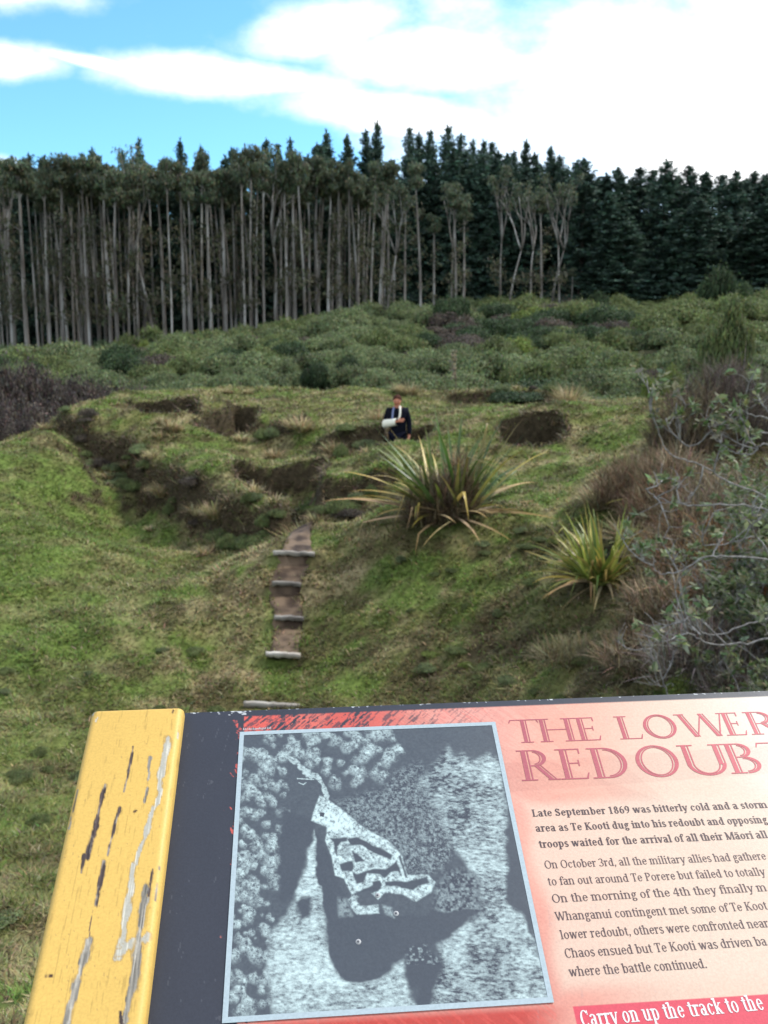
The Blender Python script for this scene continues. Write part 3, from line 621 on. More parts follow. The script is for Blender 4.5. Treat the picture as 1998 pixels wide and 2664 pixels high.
def glyph(ch, bold=False):
    """serif letter: ink shapes in cap-height units, and advance width"""
    k = Ink(); S = .165 if bold else .12; T = .068 if bold else .055; X = .72; D = -.30
    def st(x, y0, y1, b=1, t=0):
        k.bar(x, x + S, y0, y1)
        if b: k.bar(x - .085, x + S + .085, y0, y0 + T)
        if t == 1: k.bar(x - .085, x + S + .085, y1 - T, y1)
        if t == 2: k.quad([(x - .11, y1 - T - .03), (x, y1 - T - .06), (x, y1), (x - .11, y1 - .03)])
    A = k.arc
    def bowl(x0, x1, y0, y1, a0=0, a1=360): A((x0 + x1) / 2, (y0 + y1) / 2, (x1 - x0) / 2, (y1 - y0) / 2, a0, a1, S, T, 20)
    w = .6
    if ch == 'a': bowl(.05, .46, -.01, .44, 40, 330); A(.26, .5, .25, .23, 0, 155, S, T); k.bar(.51 - S, .51, .08, .5); k.bar(.51 - S, .6, 0, T + .01); k.bar(.05, .05 + S * .8, .56, .64); w = .62
    elif ch == 'b': st(.09, 0, 1.02, 0, 2); bowl(.10, .60, -.01, X); w = .66
    elif ch == 'c': bowl(.05, .54, -.01, X, 40, 320); k.bar(.41, .41 + S * .8, .52, .64); w = .57
    elif ch == 'd': bowl(.05, .55, -.01, X); st(.55 - S, 0, 1.02, 0, 2); k.bar(.5, .64, 0, T); w = .68
    elif ch == 'e': bowl(.05, .55, -.01, X, 0, 325); k.bar(.1, .54, .36, .36 + T); w = .59
    elif ch == 'f': st(.12, 0, .75); A(.34, .75, .22, .29, 20, 180, S, T); k.bar(.02, .40, X - T, X); w = .40
    elif ch == 'g': bowl(.07, .47, .22, X); bowl(.05, .53, D, .06); k.ln(.14, .26, .12, .03, .06); k.bar(.4, .58, X - T - .03, X - .01); k.ln(.12, .08, .44, .02, .09); w = .58
    elif ch == 'h': st(.09, 0, 1.02, 1, 2); A(.34, .48, .235, .25, 0, 140, S, T); st(.575 - S, 0, .5); w = .71
    elif ch == 'i': st(.11, 0, X, 1, 2); k.bar(.10, .10 + S * 1.1, .86, 1.0); w = .36
    elif ch == 'k': st(.09, 0, 1.02, 1, 2); k.ln(.22, .33, .5, .70, T * 1.4); k.ln(.30, .42, .52, .02, S * 1.1); k.bar(.38, .62, X - T, X); k.bar(.42, .66, 0, T); w = .65
    elif ch == 'l': st(.11, 0, 1.02, 1, 2); w = .36
    elif ch == 'm': st(.09, 0, X, 1, 2); A(.32, .48, .20, .25, 0, 140, S, T); st(.52 - S, 0, .5); A(.70, .48, .215, .25, 0, 150, S, T); st(.915 - S, 0, .5); w = 1.05
    elif ch == 'n': st(.09, 0, X, 1, 2); A(.34, .48, .235, .25, 0, 140, S, T); st(.575 - S, 0, .5); w = .71
    elif ch == 'o': bowl(.05, .58, -.01, X); w = .63
    elif ch == 'p': st(.09, D, X, 1, 2); bowl(.10, .60, -.01, X); w = .66
    elif ch == 'r': st(.10, 0, X, 1, 2); A(.36, .44, .17, .28, 50, 140, S, T); k.bar(.36, .36 + S * .9, .58, .70); w = .50
    elif ch == 's': A(.26, .53, .20, .20, 20, 250, S * .8, T + .02); A(.26, .18, .22, .20, -160, 80, S * .8, T + .02); k.ln(.16, .42, .36, .30, S * .9, False); w = .51
    elif ch == 't': k.bar(.13, .13 + S, .12, .90); A(.13 + S * .5 + .11, .14, .17, .15, 180, 300, S, T); k.bar(.02, .38, X - T, X); w = .41
    elif ch == 'u': k.bar(.09, .09 + S, .22, X); k.bar(.0, .1, X - T, X); A(.32, .24, .23, .25, 180, 320, S, T); k.bar(.575 - S, .575, 0, X); k.bar(.44, .5, X - T, X); k.bar(.55, .66, 0, T); w = .69
    elif ch == 'v': k.ln(.12, X, .31, 0, S); k.ln(.52, X, .33, 0, T * 1.5); k.bar(.0, .26, X - T, X); k.bar(.42, .63, X - T, X); w = .62
    elif ch == 'w': k.ln(.12, X, .27, 0, S); k.ln(.44, X, .29, 0, T * 1.5); k.ln(.44, X, .61, 0, S); k.ln(.80, X, .63, 0, T * 1.5); k.bar(.0, .26, X - T, X); k.bar(.70, .92, X - T, X); w = .92
    elif ch == 'y': k.ln(.12, X, .32, .02, S); k.ln(.54, X, .24, D, T * 1.6); k.bar(.0, .26, X - T, X); k.bar(.43, .65, X - T, X); k.bar(.08, .27, D, D + S * .8); w = .63
    elif ch == 'L': st(.12, 0, 1, 1, 1); k.bar(.2, .60, 0, T); k.bar(.60 - T, .60, 0, .26); w = .66
    elif ch == 'S': A(.31, .74, .25, .26, 15, 250, S, T + .02); A(.31, .26, .27, .27, -165, 80, S, T + .02); k.ln(.16, .62, .46, .42, S * 1.1, False); k.bar(.50, .50 + T, .70, .96); k.bar(.05, .05 + T, .04, .3); w = .66
    elif ch == 'T': st(.34 - S / 2, 0, 1); k.bar(.02, .66, 1 - T, 1); k.bar(.02, .02 + T, .76, 1); k.bar(.66 - T, .66, .76, 1); w = .69
    elif ch == 'K': st(.12, 0, 1, 1, 1); k.ln(.26, .45, .60, .98, T * 1.6); k.ln(.34, .56, .66, .02, S * 1.15); k.bar(.48, .76, 1 - T, 1); k.bar(.52, .80, 0, T); w = .80
    elif ch == 'M': k.bar(.12, .12 + T * 1.3, 0, 1); k.ln(.15, .98, .48, 0, S); k.ln(.82, .98, .50, 0, T * 1.4); k.bar(.80, .80 + S, 0, 1); k.bar(.02, .26, 0, T); k.bar(.02, .22, 1 - T, 1); k.bar(.71, 1.04, 0, T); k.bar(.78, 1.04, 1 - T, 1); w = 1.06
    elif ch == 'O': bowl(.06, .82, -.02, 1.02); w = .88
    elif ch == 'P': st(.12, 0, 1, 1, 1); A(.30, .73, .33, .27, -90, 90, S, T); k.bar(.2, .31, .46, .46 + T); k.bar(.2, .31, 1 - T, 1); w = .68
    elif ch == 'C': bowl(.06, .74, -.02, 1.02, 45, 315); k.bar(.62, .62 + T, .70, .98); w = .74
    elif ch == 'J': k.bar(.18, .18 + S, .0, 1); A(.06, .02, .20, .2, -90, 0, S, T); k.bar(.08, .42, 1 - T, 1); w = .42
    elif ch == 'A': k.ln(.36, 1, .12, 0, T * 1.5); k.ln(.36, 1, .62, 0, S * 1.1); k.bar(.2, .55, .33, .33 + T); k.bar(0, .24, 0, T); k.bar(.48, .78, 0, T); w = .76
    elif ch == 'W': k.ln(.12, 1, .34, 0, S); k.ln(.56, 1, .36, 0, T * 1.5); k.ln(.54, 1, .78, 0, S); k.ln(1.02, 1, .80, 0, T * 1.5); k.bar(0, .28, 1 - T, 1); k.bar(.90, 1.14, 1 - T, 1); w = 1.14
    elif ch == '1': st(.22, 0, 1); k.ln(.08, .84, .24, .96, .07, False); w = .6
    elif ch == '8': bowl(.10, .52, .48, 1.0); bowl(.06, .56, -.01, .54); w = .62
    elif ch == '6': bowl(.06, .57, -.01, .62); A(.44, .40, .37, .60, 85, 185, S, T); w = .62
    elif ch == '9': bowl(.06, .57, .38, 1.01); A(.19, .60, .37, .60, -95, 5, S, T); w = .62
    elif ch == '3': A(.26, .75, .25, .25, -90, 155, S, T); A(.25, .26, .30, .27, -155, 90, S, T); w = .6
    elif ch == '4': k.bar(.36, .36 + S, 0, 1); k.ln(.04, .30, .40, .98, T * 1.4); k.bar(.03, .58, .26, .26 + T * 1.3); k.bar(.28, .56, 0, T); w = .62
    elif ch == ',': k.bar(.06, .06 + S, .0, .13); k.ln(.06 + S * .7, .03, .06, -.17, T * 1.4); w = .27
    elif ch == '.': k.bar(.06, .06 + S * 1.05, -.01, .13); w = .27
    elif ch == 'ā': kk, w = glyph('a', bold); k.P = list(kk.P); k.bar(.1, .5, .84, .84 + T * 1.2)
    elif ch == ' ': w = .30
    return k, w
def letters(name, shapes, col, parent, n=.0003):
    """shapes: list of polygons already in panel (u, v)"""
    g = Geo()
    by = {}
    for i, p in enumerate(shapes): by.setdefault(len(p), []).append((i, p))
    for k, lst in by.items():
        P = np.array([p for _, p in lst]); z = n + (np.array([i for i, _ in lst]) % 9)[:, None] * .6e-5 + np.zeros((1, k))
        a = ((P[:, 1:-1] - P[:, :1])); cr = (a[:, 0, 0] * (P[:, -1, 1] - P[:, 0, 1]) - a[:, 0, 1] * (P[:, -1, 0] - P[:, 0, 0]))
        fl = cr > 0; P[fl] = P[fl][:, ::-1]
        c = col if np.ndim(col) == 1 else np.repeat(col[[i for i, _ in lst]], k, 0)
        g.add(onp(P[..., 0], P[..., 1], z).reshape(-1, 3), np.arange(len(lst) * k).reshape(-1, k), c)
    return put(name, g, M_ink, parent)
def text_line(txt, a, b, cap, bold=False):
    """set a line of text from baseline start pixel a to end pixel b"""
    p0, p1 = uv(*a), uv(*b); L_ = np.linalg.norm(p1 - p0); e = (p1 - p0) / L_; up = np.array([e[1], -e[0]])
    gl = [glyph(c, bold) for c in txt]; nat = sum(w for _, w in gl) * cap
    ns = txt.count(' '); xs = min(L_ / nat, 1.26); gap = (L_ - nat * xs) / max(ns, 1)
    x = 0; out = []
    for c, (k, w) in zip(txt, gl):
        for q in k.P: out.append(p0 + (x + q[:, :1] * cap * xs) * e + q[:, 1:] * cap * up)
        x += w * cap * xs + (gap if c == ' ' else 0)
    return out
c3 = lambda x, y: (x / 2.218 + 1250, y / 2.218 + 1780)
c4 = lambda x, y: (x / 2.218 + 1250, y / 2.218 + 2200)
INK = lin(80, 62, 66) * .7
s1 = []
for tx, a, b in [("Late September 1869 was bitterly cold and a storm", c3(300, 765), c3(1662, 713)), ("area as Te Kooti dug into his redoubt and opposing", c3(320, 852), c3(1662, 800)), ("troops waited for the arrival of all their Māori all", c3(340, 945), c3(1662, 887))]:
    s1 += text_line(tx, a, b, .0088, True)
letters('lead_paragraph', s1, INK, sign)
s2 = []
for tx, a, b in [("On October 3rd, all the military allies had gathere", c4(372, 133), c4(1655, 80)), ("to fan out around Te Porere but failed to totally", c4(392, 230), c4(1650, 171)), ("On the morning of the 4th they finally m", c4(415, 330), c4(1659, 262)),
                 ("Whanganui contingent met some of Te Koot", c4(435, 433), c4(1662, 368)), ("lower redoubt, others were confronted near", c4(465, 540), c4(1670, 470)), ("Chaos ensued but Te Kooti was driven ba", c4(490, 648), c4(1659, 575)), ("where the battle continued.", c4(515, 755), c4(1312, 705))]:
    s2 += text_line(tx, a, b, .0088)
letters('body_paragraph', s2, INK * 1.15, sign)
letters('banner_lettering', text_line("Carry on up the track to the", c4(585, 1047), c4(1645, 947), .0140, True), lin(250, 246, 242) * .62, sign)
c1 = lambda x, y: (x / 1.659, y / 1.659 + 1764)
letters('photo_credit', text_line("KLJ Archaeologist Ltd.", c1(1048, 226), c1(1173, 220), .0031, True), lin(232, 232, 232) * .6, sign)
# engraved capitals of the title: thick stroke, fine gap, hairline
def cap_letter(ch, w):
    k = Ink(); A, G, T, N = .125, .045, .036, .036
    def st(x, y0=0, y1=1, b=1, t=1):
        k.bar(x, x + A, y0, y1); k.bar(x + A + G, x + A + G + T, y0, y1)
        if b: k.bar(x - .12, x + A + G + T + .12, y0, y0 + N)
        if t: k.bar(x - .12, x + A + G + T + .12, y1 - N, y1)
    F = A + G + T
    def ring(x0, x1, y0, y1, a0=0, a1=360):
        cx, cy, rx, ry = (x0 + x1) / 2, (y0 + y1) / 2, (x1 - x0) / 2, (y1 - y0) / 2
        k.arc(cx, cy, rx, ry, a0, a1, A * .9, N, 40); k.arc(cx, cy, rx - A * .9 - G * .8, ry - N * 1.6, a0, a1, T, T * .8, 40)
    def dg(x0, y0, x1, y1):
        k.ln(x0 + A / 2, y0, x1 + A / 2, y1, A); k.ln(x0 + A + G + T / 2, y0, x1 + A + G + T / 2, y1, T)
    if ch == 'T': st(w / 2 - F / 2, t=0); k.bar(0, w, 1 - N, 1); k.quad([(0, 1), (.05, 1), (-.03, .84), (-.05, .86)]); k.quad([(w - .05, 1), (w, 1), (w + .05, .86), (w + .03, .84)])
    elif ch == 'H': st(.12); st(w - .12 - F); k.bar(.12 + F, w - .12 - F, .5, .5 + N)
    elif ch in 'EL':
        st(.12); k.bar(.12 + F, w - .04, 0, N); k.quad([(w - .08, 0), (w - .02, 0), (w + .04, .2), (w + .01, .2)])
        if ch == 'E': k.bar(.12 + F, w - .10, 1 - N, 1); k.bar(w - .13, w - .09, .83, 1); k.bar(.12 + F, w - .18, .5, .5 + N); k.bar(w - .20, w - .165, .42, .62)
    elif ch == 'O': ring(0, w, -.03, 1.03)
    elif ch == 'W':
        q = w / 4; dg(.02, 1, q - .02, 0); k.ln(q * 2 + .05, 1, q + .1, 0, N * 1.3); dg(q * 2 - .05, 1, q * 3 - .06, 0); k.ln(w - .05, 1, q * 3 + .06, 0, N * 1.3); k.bar(-.1, .26, 1 - N, 1); k.bar(w - .2, w + .06, 1 - N, 1)
    elif ch == 'R': st(.12); k.bar(.12 + F, .5 * w, 1 - N, 1); ring(w * .1, w * .84, .46, 1.0, -90, 90); k.bar(.12 + F, .5 * w, .46, .46 + N); dg(w * .44, .48, w - .16, .0); k.bar(w - .22, w + .12, 0, N)
    elif ch == 'D': st(.12); k.bar(.12 + F, .45 * w, 1 - N, 1); k.bar(.12 + F, .45 * w, 0, N); ring(-.12 * w, w, 0, 1, -90, 90)
    elif ch == 'U': st(.10, .32, 1, b=0); k.arc(w / 2, .36, w / 2 - .10, .39, 180, 360, A * .9, N, 30); k.arc(w / 2, .36, w / 2 - .10 - A - G, .34, 180, 360, T, T, 30); st(w - .10 - F, .32, 1, b=0)
    elif ch == 'B': st(.12); k.bar(.12 + F, .5 * w, 1 - N, 1); k.bar(.12 + F, .5 * w, .52, .52 + N); k.bar(.12 + F, .5 * w, 0, N); ring(w * .12, w * .86, .52, 1, -90, 90); ring(w * .05, w, 0, .56, -90, 90)
    return k.P
def title(chars, boxes, base_l, base_r, top_l):
    b0, b1, t0 = uv(*c3(*base_l)), uv(*c3(*base_r)), uv(*c3(*top_l)); e = (b1 - b0) / np.linalg.norm(b1 - b0); up = np.array([e[1], -e[0]]); cap = (t0 - b0) @ up; out = []
    for ch, (l, r) in zip(chars, boxes):
        ul = (uv(*c3(*l)) - b0) @ e; ur = (uv(*c3(*r)) - b0) @ e
        for q in cap_letter(ch, (ur - ul) / cap): out.append(b0 + (ul + q[:, :1] * cap) * e + q[:, 1:] * cap * up)
    return out
tt = title('THELOWER', [((165, 208), (320, 200)), ((348, 333), (566, 326)), ((567, 326), (698, 322)), ((808, 320), (940, 314)), ((940, 245), (1128, 240)), ((1125, 175), (1385, 168)), ((1425, 298), (1543, 294)), ((1568, 293), (1745, 288))], (270, 338), (1600, 291), (240, 205))
tt += title('REDOUBT', [((240, 560), (440, 553)), ((468, 550), (630, 545)), ((655, 545), (873, 540)), ((895, 440), (1138, 435)), ((1130, 350), (1390, 342)), ((1450, 515), (1640, 509)), ((1585, 335), (1790, 328))], (270, 558), (1600, 512), (225, 383))
tc_ = np.array([p[:, 0].mean() for p in tt]); f = sstep(.30, .62, tc_)[:, None]
letters('title_lettering', tt, lin(172, 88, 98) * .78 * (1 - f) + lin(200, 84, 94) * .72 * f, sign)

# ---- yellow timber side boards with split, peeling paint
cr_ = lambda pts: [c1(*p) for p in pts]
CR = [([(575, 297), (568, 340), (555, 400), (545, 450), (535, 490)], 5, 'd'), ([(650, 345), (640, 440), (635, 480), (622, 535)], 7, 'g'),
      ([(725, 262), (715, 330), (690, 430), (680, 540), (650, 590), (625, 680), (590, 790), (580, 820)], 10, 'l'), ([(455, 460), (445, 500), (430, 560), (412, 640), (395, 700), (378, 775)], 8, 'd'),
      ([(515, 560), (500, 620), (485, 680), (463, 765)], 5, 'd'), ([(335, 485), (325, 530), (310, 590), (295, 650)], 4, 'g'), ([(362, 765), (350, 840)], 5, 'd'), ([(448, 790), (438, 850), (420, 930), (410, 980)], 9, 'd'),
      ([(410, 980), (398, 1015), (388, 1060), (386, 1105), (382, 1135)], 2.2, 'd'), ([(380, 1130), (368, 1200), (345, 1260), (325, 1330), (305, 1400), (285, 1500), (270, 1580)], 14, 'g'),
      ([(578, 815), (568, 880), (560, 940), (548, 1040), (530, 1110), (512, 1205)], 13, 'l'), ([(520, 1185), (570, 1140), (628, 1120)], 15, 'l'), ([(630, 910), (618, 1010), (605, 1090), (595, 1180), (572, 1330), (545, 1430), (530, 1500)], 13, 'g'),
      ([(660, 825), (652, 880), (640, 940)], 3, 'd'), ([(580, 578), (592, 572)], 5, 'k'), ([(188, 1287), (222, 1285)], 4, 'k'), ([(400, 150), (412, 138), (425, 133)], 12, 'l'), ([(415, 185), (422, 170)], 6, 'l'), ([(770, 205), (766, 260)], 3, 'l'), ([(745, 150), (748, 140)], 3, 'k'), ([(690, 780), (680, 860), (670, 960)], 3, 'g'), ([(520, 1440), (526, 1500)], 5, 'd')]
CR = [(cr_(p), w * 1.2 / 1.659, k) for p, w, k in CR]
YEL = np.array([.55, .35, .088])
def paint_yellow(px, py, u, v):
    c = YEL * (1 + .09 * (fbm(u * 14, v * 5, 201, 3) - .5))[:, None]
    gr = fbm(u * 900, v * 45, 202, 3); c = c * (1 - .22 * sstep(.66, .8, gr))[:, None]
    c = mixc(c, np.array([.22, .14, .06]), (fbm(u * 1500, v * 260, 205, 2) > .88) * .5)
    fa = fbm(u * 260, v * 90, 203, 3); gi = fbm(u * 1400, v * 30, 204, 3)
    for pts, w, kd in CR:
        wv = fbm(u * 130, v * 38, 206, 2); d = line_d(px, py, pts) + (fa - .5) * w * 2.2; w = w * (.35 + 1.25 * wv)
        t = sstep(w, w * .7, d); rim = sstep(w * 1.3, w, d)
        # taper towards both ends
        core = {'d': lin(98, 82, 78), 'k': lin(92, 66, 50), 'g': lin(176, 168, 154), 'l': lin(226, 220, 202)}[kd] * .66
        gg = np.clip(.55 + 1.7 * (gi - .42), .2, 1.25)[:, None]
        if kd in 'dg': cc = core * gg + lin(205, 198, 184) * np.clip((fa - .5) * 2.2, 0, .8)[:, None] * .6
        else: cc = core * np.clip(gg, .7, 1.1)
        c = mixc(c, lin(150, 122, 70), rim * .7); c = c * (1 - t[:, None]) + cc * t[:, None]
    c_ = c; return c_
def yellow_board(u0, u1, v0, v1, top, bot, painted, name='side_board'):
    r = .008; pr = [(u0, bot), (u0, top - r)]
    for a in np.linspace(180, 90, 7)[1:]: pr.append((u0 + r + r * math.cos(R(a)), top - r + r * math.sin(R(a))))
    pr += [(x, top) for x in np.linspace(u0 + r, u1 - r, 84)[1:-1]]
    for a in np.linspace(90, 0, 7): pr.append((u1 - r + r * math.cos(R(a)), top - r + r * math.sin(R(a))))
    pr.append((u1, bot)); pr = np.array(pr); K = len(pr)
    e = .004; vs = np.concatenate([[v0], np.linspace(v0 + .0015, v0 + e, 3), np.linspace(v0 + e, v1, 420)[1:]])
    U = np.tile(pr[:, 0], (len(vs), 1)); N = np.tile(pr[:, 1], (len(vs), 1)); V = np.tile(vs[:, None], (1, K))
    sh = np.where(vs < v0 + e, .0028 * (1 - (vs - v0) / e) ** 2, 0)[:, None]; N = np.where(N > top - r * 1.2, N - sh, N)
    P = onp(U, V, N); px, py = topix(P); g = Geo()
    i = np.arange(len(vs) - 1)[:, None] * K; j = np.arange(K)[None]; j2 = (j + 1) % K
    c = paint_yellow(px.ravel(), py.ravel(), U.ravel(), V.ravel()) if painted else np.tile(YEL, (K * len(vs), 1))
    g.add(P.reshape(-1, 3), [np.stack([i + j, i + K + j, i + K + j2, i + j2], -1).reshape(-1, 4), np.arange(K)[None], (np.arange(K)[::-1] + (len(vs) - 1) * K)[None]], c)
    return put(name, g, M_paint, sign)
yb = yellow_board(-.1705, -.0655, -.0265, .60, .018, -.05, True); tag(yb, 'yellow timber board with cracked, flaking paint')
yellow_board(.925, 1.03, -.0265, .60, .018, -.05, False)
g = Geo()
for uu in (-.118, .978):
    q = onp(np.array(uu), np.array(.30), -.055); zb = Hs(q[0], q[1]); g = Geo(); g.box((q[0], q[1], (zb - .3 + q[2]) / 2), (.1, .1, q[2] - zb + .3), YEL); put('post', g, M_paint, sign)

# ---------------------------------------------------------------- grass (uncountable: one object)
def vary(c, n, a=.25, hue=.10):
    k = 1 + a * rng.uniform(-1, 1, (n, 1)); h = 1 + hue * rng.normal(size=(n, 3)); return np.asarray(c) * k * h
def slope_at(x, y):
    e = .15; return np.hypot((H(x + e, y) - H(x - e, y)) / (2 * e), (H(x, y + e) - H(x, y - e)) / (2 * e))
def grass(n):
    u = rng.random(n); y = 2.6 * (37.0 / 2.6) ** (u ** .62)
    x = rng.uniform(-1, 1, n) * (.50 * y + 1.2)
    k = (line_d(x, y, PATH[2:, :2]) > np.interp(y, [12.3, 13.2, 14.4, 15.4], [.02, .05, .15, .12]) + .22 * rng.random(n)) & ~((np.abs(x) < 1.2) & (y < 1.6)); x, y = x[k], y[k]
    sl = slope_at(x, y); gre, st, br, dk = cover(x, y, sl); n = len(x); z = H(x, y) - .01
    col = cover_col(x, y, sl); r = rng.random(n)[:, None]
    col = np.where(r < .06, np.array([.33, .27, .15]), np.where(r < .20, np.array([.10, .15, .03]), np.where(r < .30, np.array([.06, .045, .02]), col)))
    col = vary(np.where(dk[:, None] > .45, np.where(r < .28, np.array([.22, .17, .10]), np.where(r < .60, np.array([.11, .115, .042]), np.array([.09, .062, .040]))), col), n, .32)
    clump = fbm(x * 2.4, y * 2.4, 301, 3)
    ln = (.035 + .115 * np.clip(clump - .28, 0, 1)) * rng.uniform(.6, 1.5, n) * (1 + .25 * st) * (1 + 1.3 * (dk > .45) * rng.random(n)) * (1 + .012 * y)
    wd = (.004 + .0010 * y) * rng.uniform(.7, 1.4, n)
    d = rng.normal(size=(n, 3)); d[:, 2] = rng.uniform(.35, 1.5, n)
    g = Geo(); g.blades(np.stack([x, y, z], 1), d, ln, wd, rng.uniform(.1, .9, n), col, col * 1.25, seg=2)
    return g
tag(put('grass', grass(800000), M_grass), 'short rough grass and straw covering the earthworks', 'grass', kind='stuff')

# ---------------------------------------------------------------- tussocks, dry brush, strap-leaved plants
def tussock_geo(r, h, n, cols, spread=.8):
    g = Geo(); th = rng.uniform(0, 6.283, n); rr = r * np.sqrt(rng.random(n)) * .4
    b = np.stack([rr * np.cos(th), rr * np.sin(th), np.full(n, -.03)], 1)
    a = th + rng.normal(size=n) * .6; lean = rng.random(n) * spread
    d = np.stack([np.cos(a) * lean, np.sin(a) * lean, np.ones(n)], 1)
    c = vary(np.asarray(cols)[rng.integers(0, len(cols), n)], n)
    g.blades(b, d, h * rng.uniform(.5, 1.1, n), .012 + .012 * rng.random(n), rng.uniform(.2, 1.1, n), c, c * 1.2, seg=3); return g
STR = [(.44, .35, .20), (.36, .29, .16), (.27, .22, .12), (.18, .17, .07)]
tus = [((1065, 1035), 31, .75, 'straw coloured tussock on the rim behind the person'), ((1040, 1040), 31.5, .5, 'small pale tussock on the far rim beside the dry seed stalk'), ((1480, 1035), 27.5, .95, 'large pale straw tussock at the right end of the dark hedge-like bank'), ((785, 1120), 23, .6, 'straw tussock on the middle bank left of the person'), ((760, 1110), 23.6, .5, 'low straw tussock touching the bigger one on the middle bank'),
       ((985, 1095), 22, .55, 'straw tussock just left of the person'), ((800, 1350), 16.4, .85, 'upright straw tussock standing at the entry gap above the steps'), ((775, 1345), 16.4, .4, 'short tussock on the left lip of the entry gap'), ((450, 1165), 23.2, .5, 'pale tussock on the lip of the far left trench'),
       ((425, 1150), 24, .35, 'small tussock on the lip of the far left trench'), ((420, 1290), 20.5, .5, 'pale tussock on the front face of the bank'), ((560, 1395), 18, .5, 'straw tussock at the foot of the bank left of the steps'), ((870, 1175), 20.2, .5, 'dry tussock above the dark face left of the flax'), ((710, 1190), 22, .5, 'pale tussock at the foot of the middle bank'), ((1560, 1300), 13.8, .6, 'dry yellow tussock between the flax and the brown brush'), ((1640, 1420), 11.8, .55, 'dry tussock behind the small flax'), ((595, 1030), 31, .3, 'tiny tussock on the far rim at left'), ((645, 1030), 31, .3, 'second tiny tussock on the far rim at left')]
for (p, Y, h, lab) in tus:
    q = at(*p, Y); z = Hs(q[0], q[1]); o = put('tussock', tussock_geo(.35 * h / .6, h, 380, STR), M_dry, origin=(q[0], q[1], z), local=True); tag(o, lab, 'tussock', 'dry grass tussocks')

def brush_geo(rx, ry, h, n, cols, g=None, cards=0):
    """fuzzy dead heath: thin crooked stems filling a low dome"""
    g = g or Geo(); th = rng.uniform(0, 6.283, n); q = np.sqrt(rng.random(n))
    b = np.stack([rx * q * np.cos(th) * .8, ry * q * np.sin(th) * .8, -.05 + h * .75 * rng.random(n) ** 1.3 * np.sqrt(1 - q ** 2 * .85)], 1)
    d = rng.normal(size=(n, 3)) * .55; d[:, 2] = rng.uniform(.3, 1.2, n); d[:, 0] += .5 * q * np.cos(th); d[:, 1] += .5 * q * np.sin(th)
    c = vary(np.asarray(cols)[rng.integers(0, len(cols), n)], n, .35)
    g.blades(b, d, rng.uniform(.18, .42, n) * (.5 + h * .5), rng.uniform(.005, .013, n), rng.uniform(-.4, .9, n), c, c * 1.3, seg=3); return g
BR = [(.115, .088, .048), (.17, .128, .075), (.08, .062, .036), (.23, .18, .11)]; RB = [(.15, .072, .045), (.16, .095, .055), (.085, .055, .034)]
TB = [(.27, .20, .13), (.18, .13, .08), (.33, .25, .165)]
brush = [((1685, 1290), 13.5, .9, .85, .95, RB + BR, 'dense reddish brown dead heath bush right of the big flax'), ((1590, 1275), 14.4, .45, .4, .4, TB, 'tan dead brush at the left foot of the reddish heath bush'), ((1745, 1330), 12.3, .8, .8, .8, BR + RB, 'brown dead brush between the reddish heath and the grey branches'),
         ((1715, 1430), 12.0, .5, .5, .5, TB + BR, 'tangled tan brush just behind the small yellow flax'), ((1750, 1480), 10.6, .55, .6, .6, BR, 'brown brush right of the small yellow flax'), ((1745, 1620), 9.7, .6, .5, .55, BR, 'dark brown brush below the small yellow flax'), ((1670, 1690), 9.2, .35, .35, .35, BR + RB, 'purplish brown brush near the path slope'), ((1780, 1600), 9.2, .7, .6, .6, BR + TB, 'brown brush under the hanging grey twigs'),
         ((1690, 1740), 8.6, .6, .5, .45, TB + BR, 'low faded brush in front of the sign at right'), ((1850, 1480), 10, .8, .8, .7, BR + [(.20, .085, .03)], 'rusty brown dead brush behind the grey branches'), ((1920, 1600), 8.8, .8, .7, .55, BR + [(.24, .10, .035)], 'orange brown bracken litter under the grey shrub'), ((1860, 1720), 8.0, .7, .6, .4, BR + TB, 'low brown brush at the bottom right by the panel edge'),
         ((1760, 1230), 13.0, .7, .7, 1.1, BR + TB, 'warm brown brush left of the tall twiggy brush'), ((1900, 1280), 11.0, .9, .7, 1.1, BR + [(.14, .11, .09)], 'brown brush behind the grey branches halfway up the right edge'), ((1830, 1380), 10.6, .7, .6, .8, BR + TB + [(.20, .09, .04)], 'rusty brown brush seen between the curling grey branches'), ((1960, 1450), 8.8, .7, .6, .8, BR + [(.22, .10, .04)], 'orange tinged brush at the right edge above the panel'), ((1800, 1160), 15.5, .9, .9, 1.5, BR + [(.14, .11, .09)], 'tall brown twiggy brush behind the grey shrub'), ((1880, 1130), 16, 1.0, .9, 1.9, [(.10, .08, .065), (.15, .12, .1), (.07, .05, .04)], 'tallest grey brown twiggy brush at right edge'), ((1125, 1315), 14.5, .55, .3, 1.15, BR + [(.10, .06, .05)], 'brown dead heath growing through the heart of the big flax'), ((1195, 1310), 14.7, .35, .3, 1.3, RB + BR, 'tall brown heath sprigs rising out of the big flax centre'),
         ((1900, 1340), 7.6, .7, .5, .8, [(.20, .16, .12), (.14, .108, .08), (.27, .23, .18)], 'tangle of thin grey twigs in the middle of the right edge'), ((1960, 1580), 7.0, .4, .35, .4, [(.20, .16, .12), (.14, .108, .08), (.27, .23, .18)], 'tangle of thin grey twigs above the lower right branches'),
       ((1500, 1700), 9.6, .5, .4, .25, [(.20, .17, .10), (.14, .12, .06)], 'flattened pale dead stalks on the grass right of the slope')]
for (p, Y, rx, ry, h, cols, lab) in brush:
    q = at(*p, Y); z = Hs(q[0], q[1]); o = put('dead_brush', brush_geo(rx, ry, h, int(2600 * rx * (h + .5)), cols), M_dry, origin=(q[0], q[1], z), local=True); tag(o, lab, 'brush', 'dead brush on the right bank')

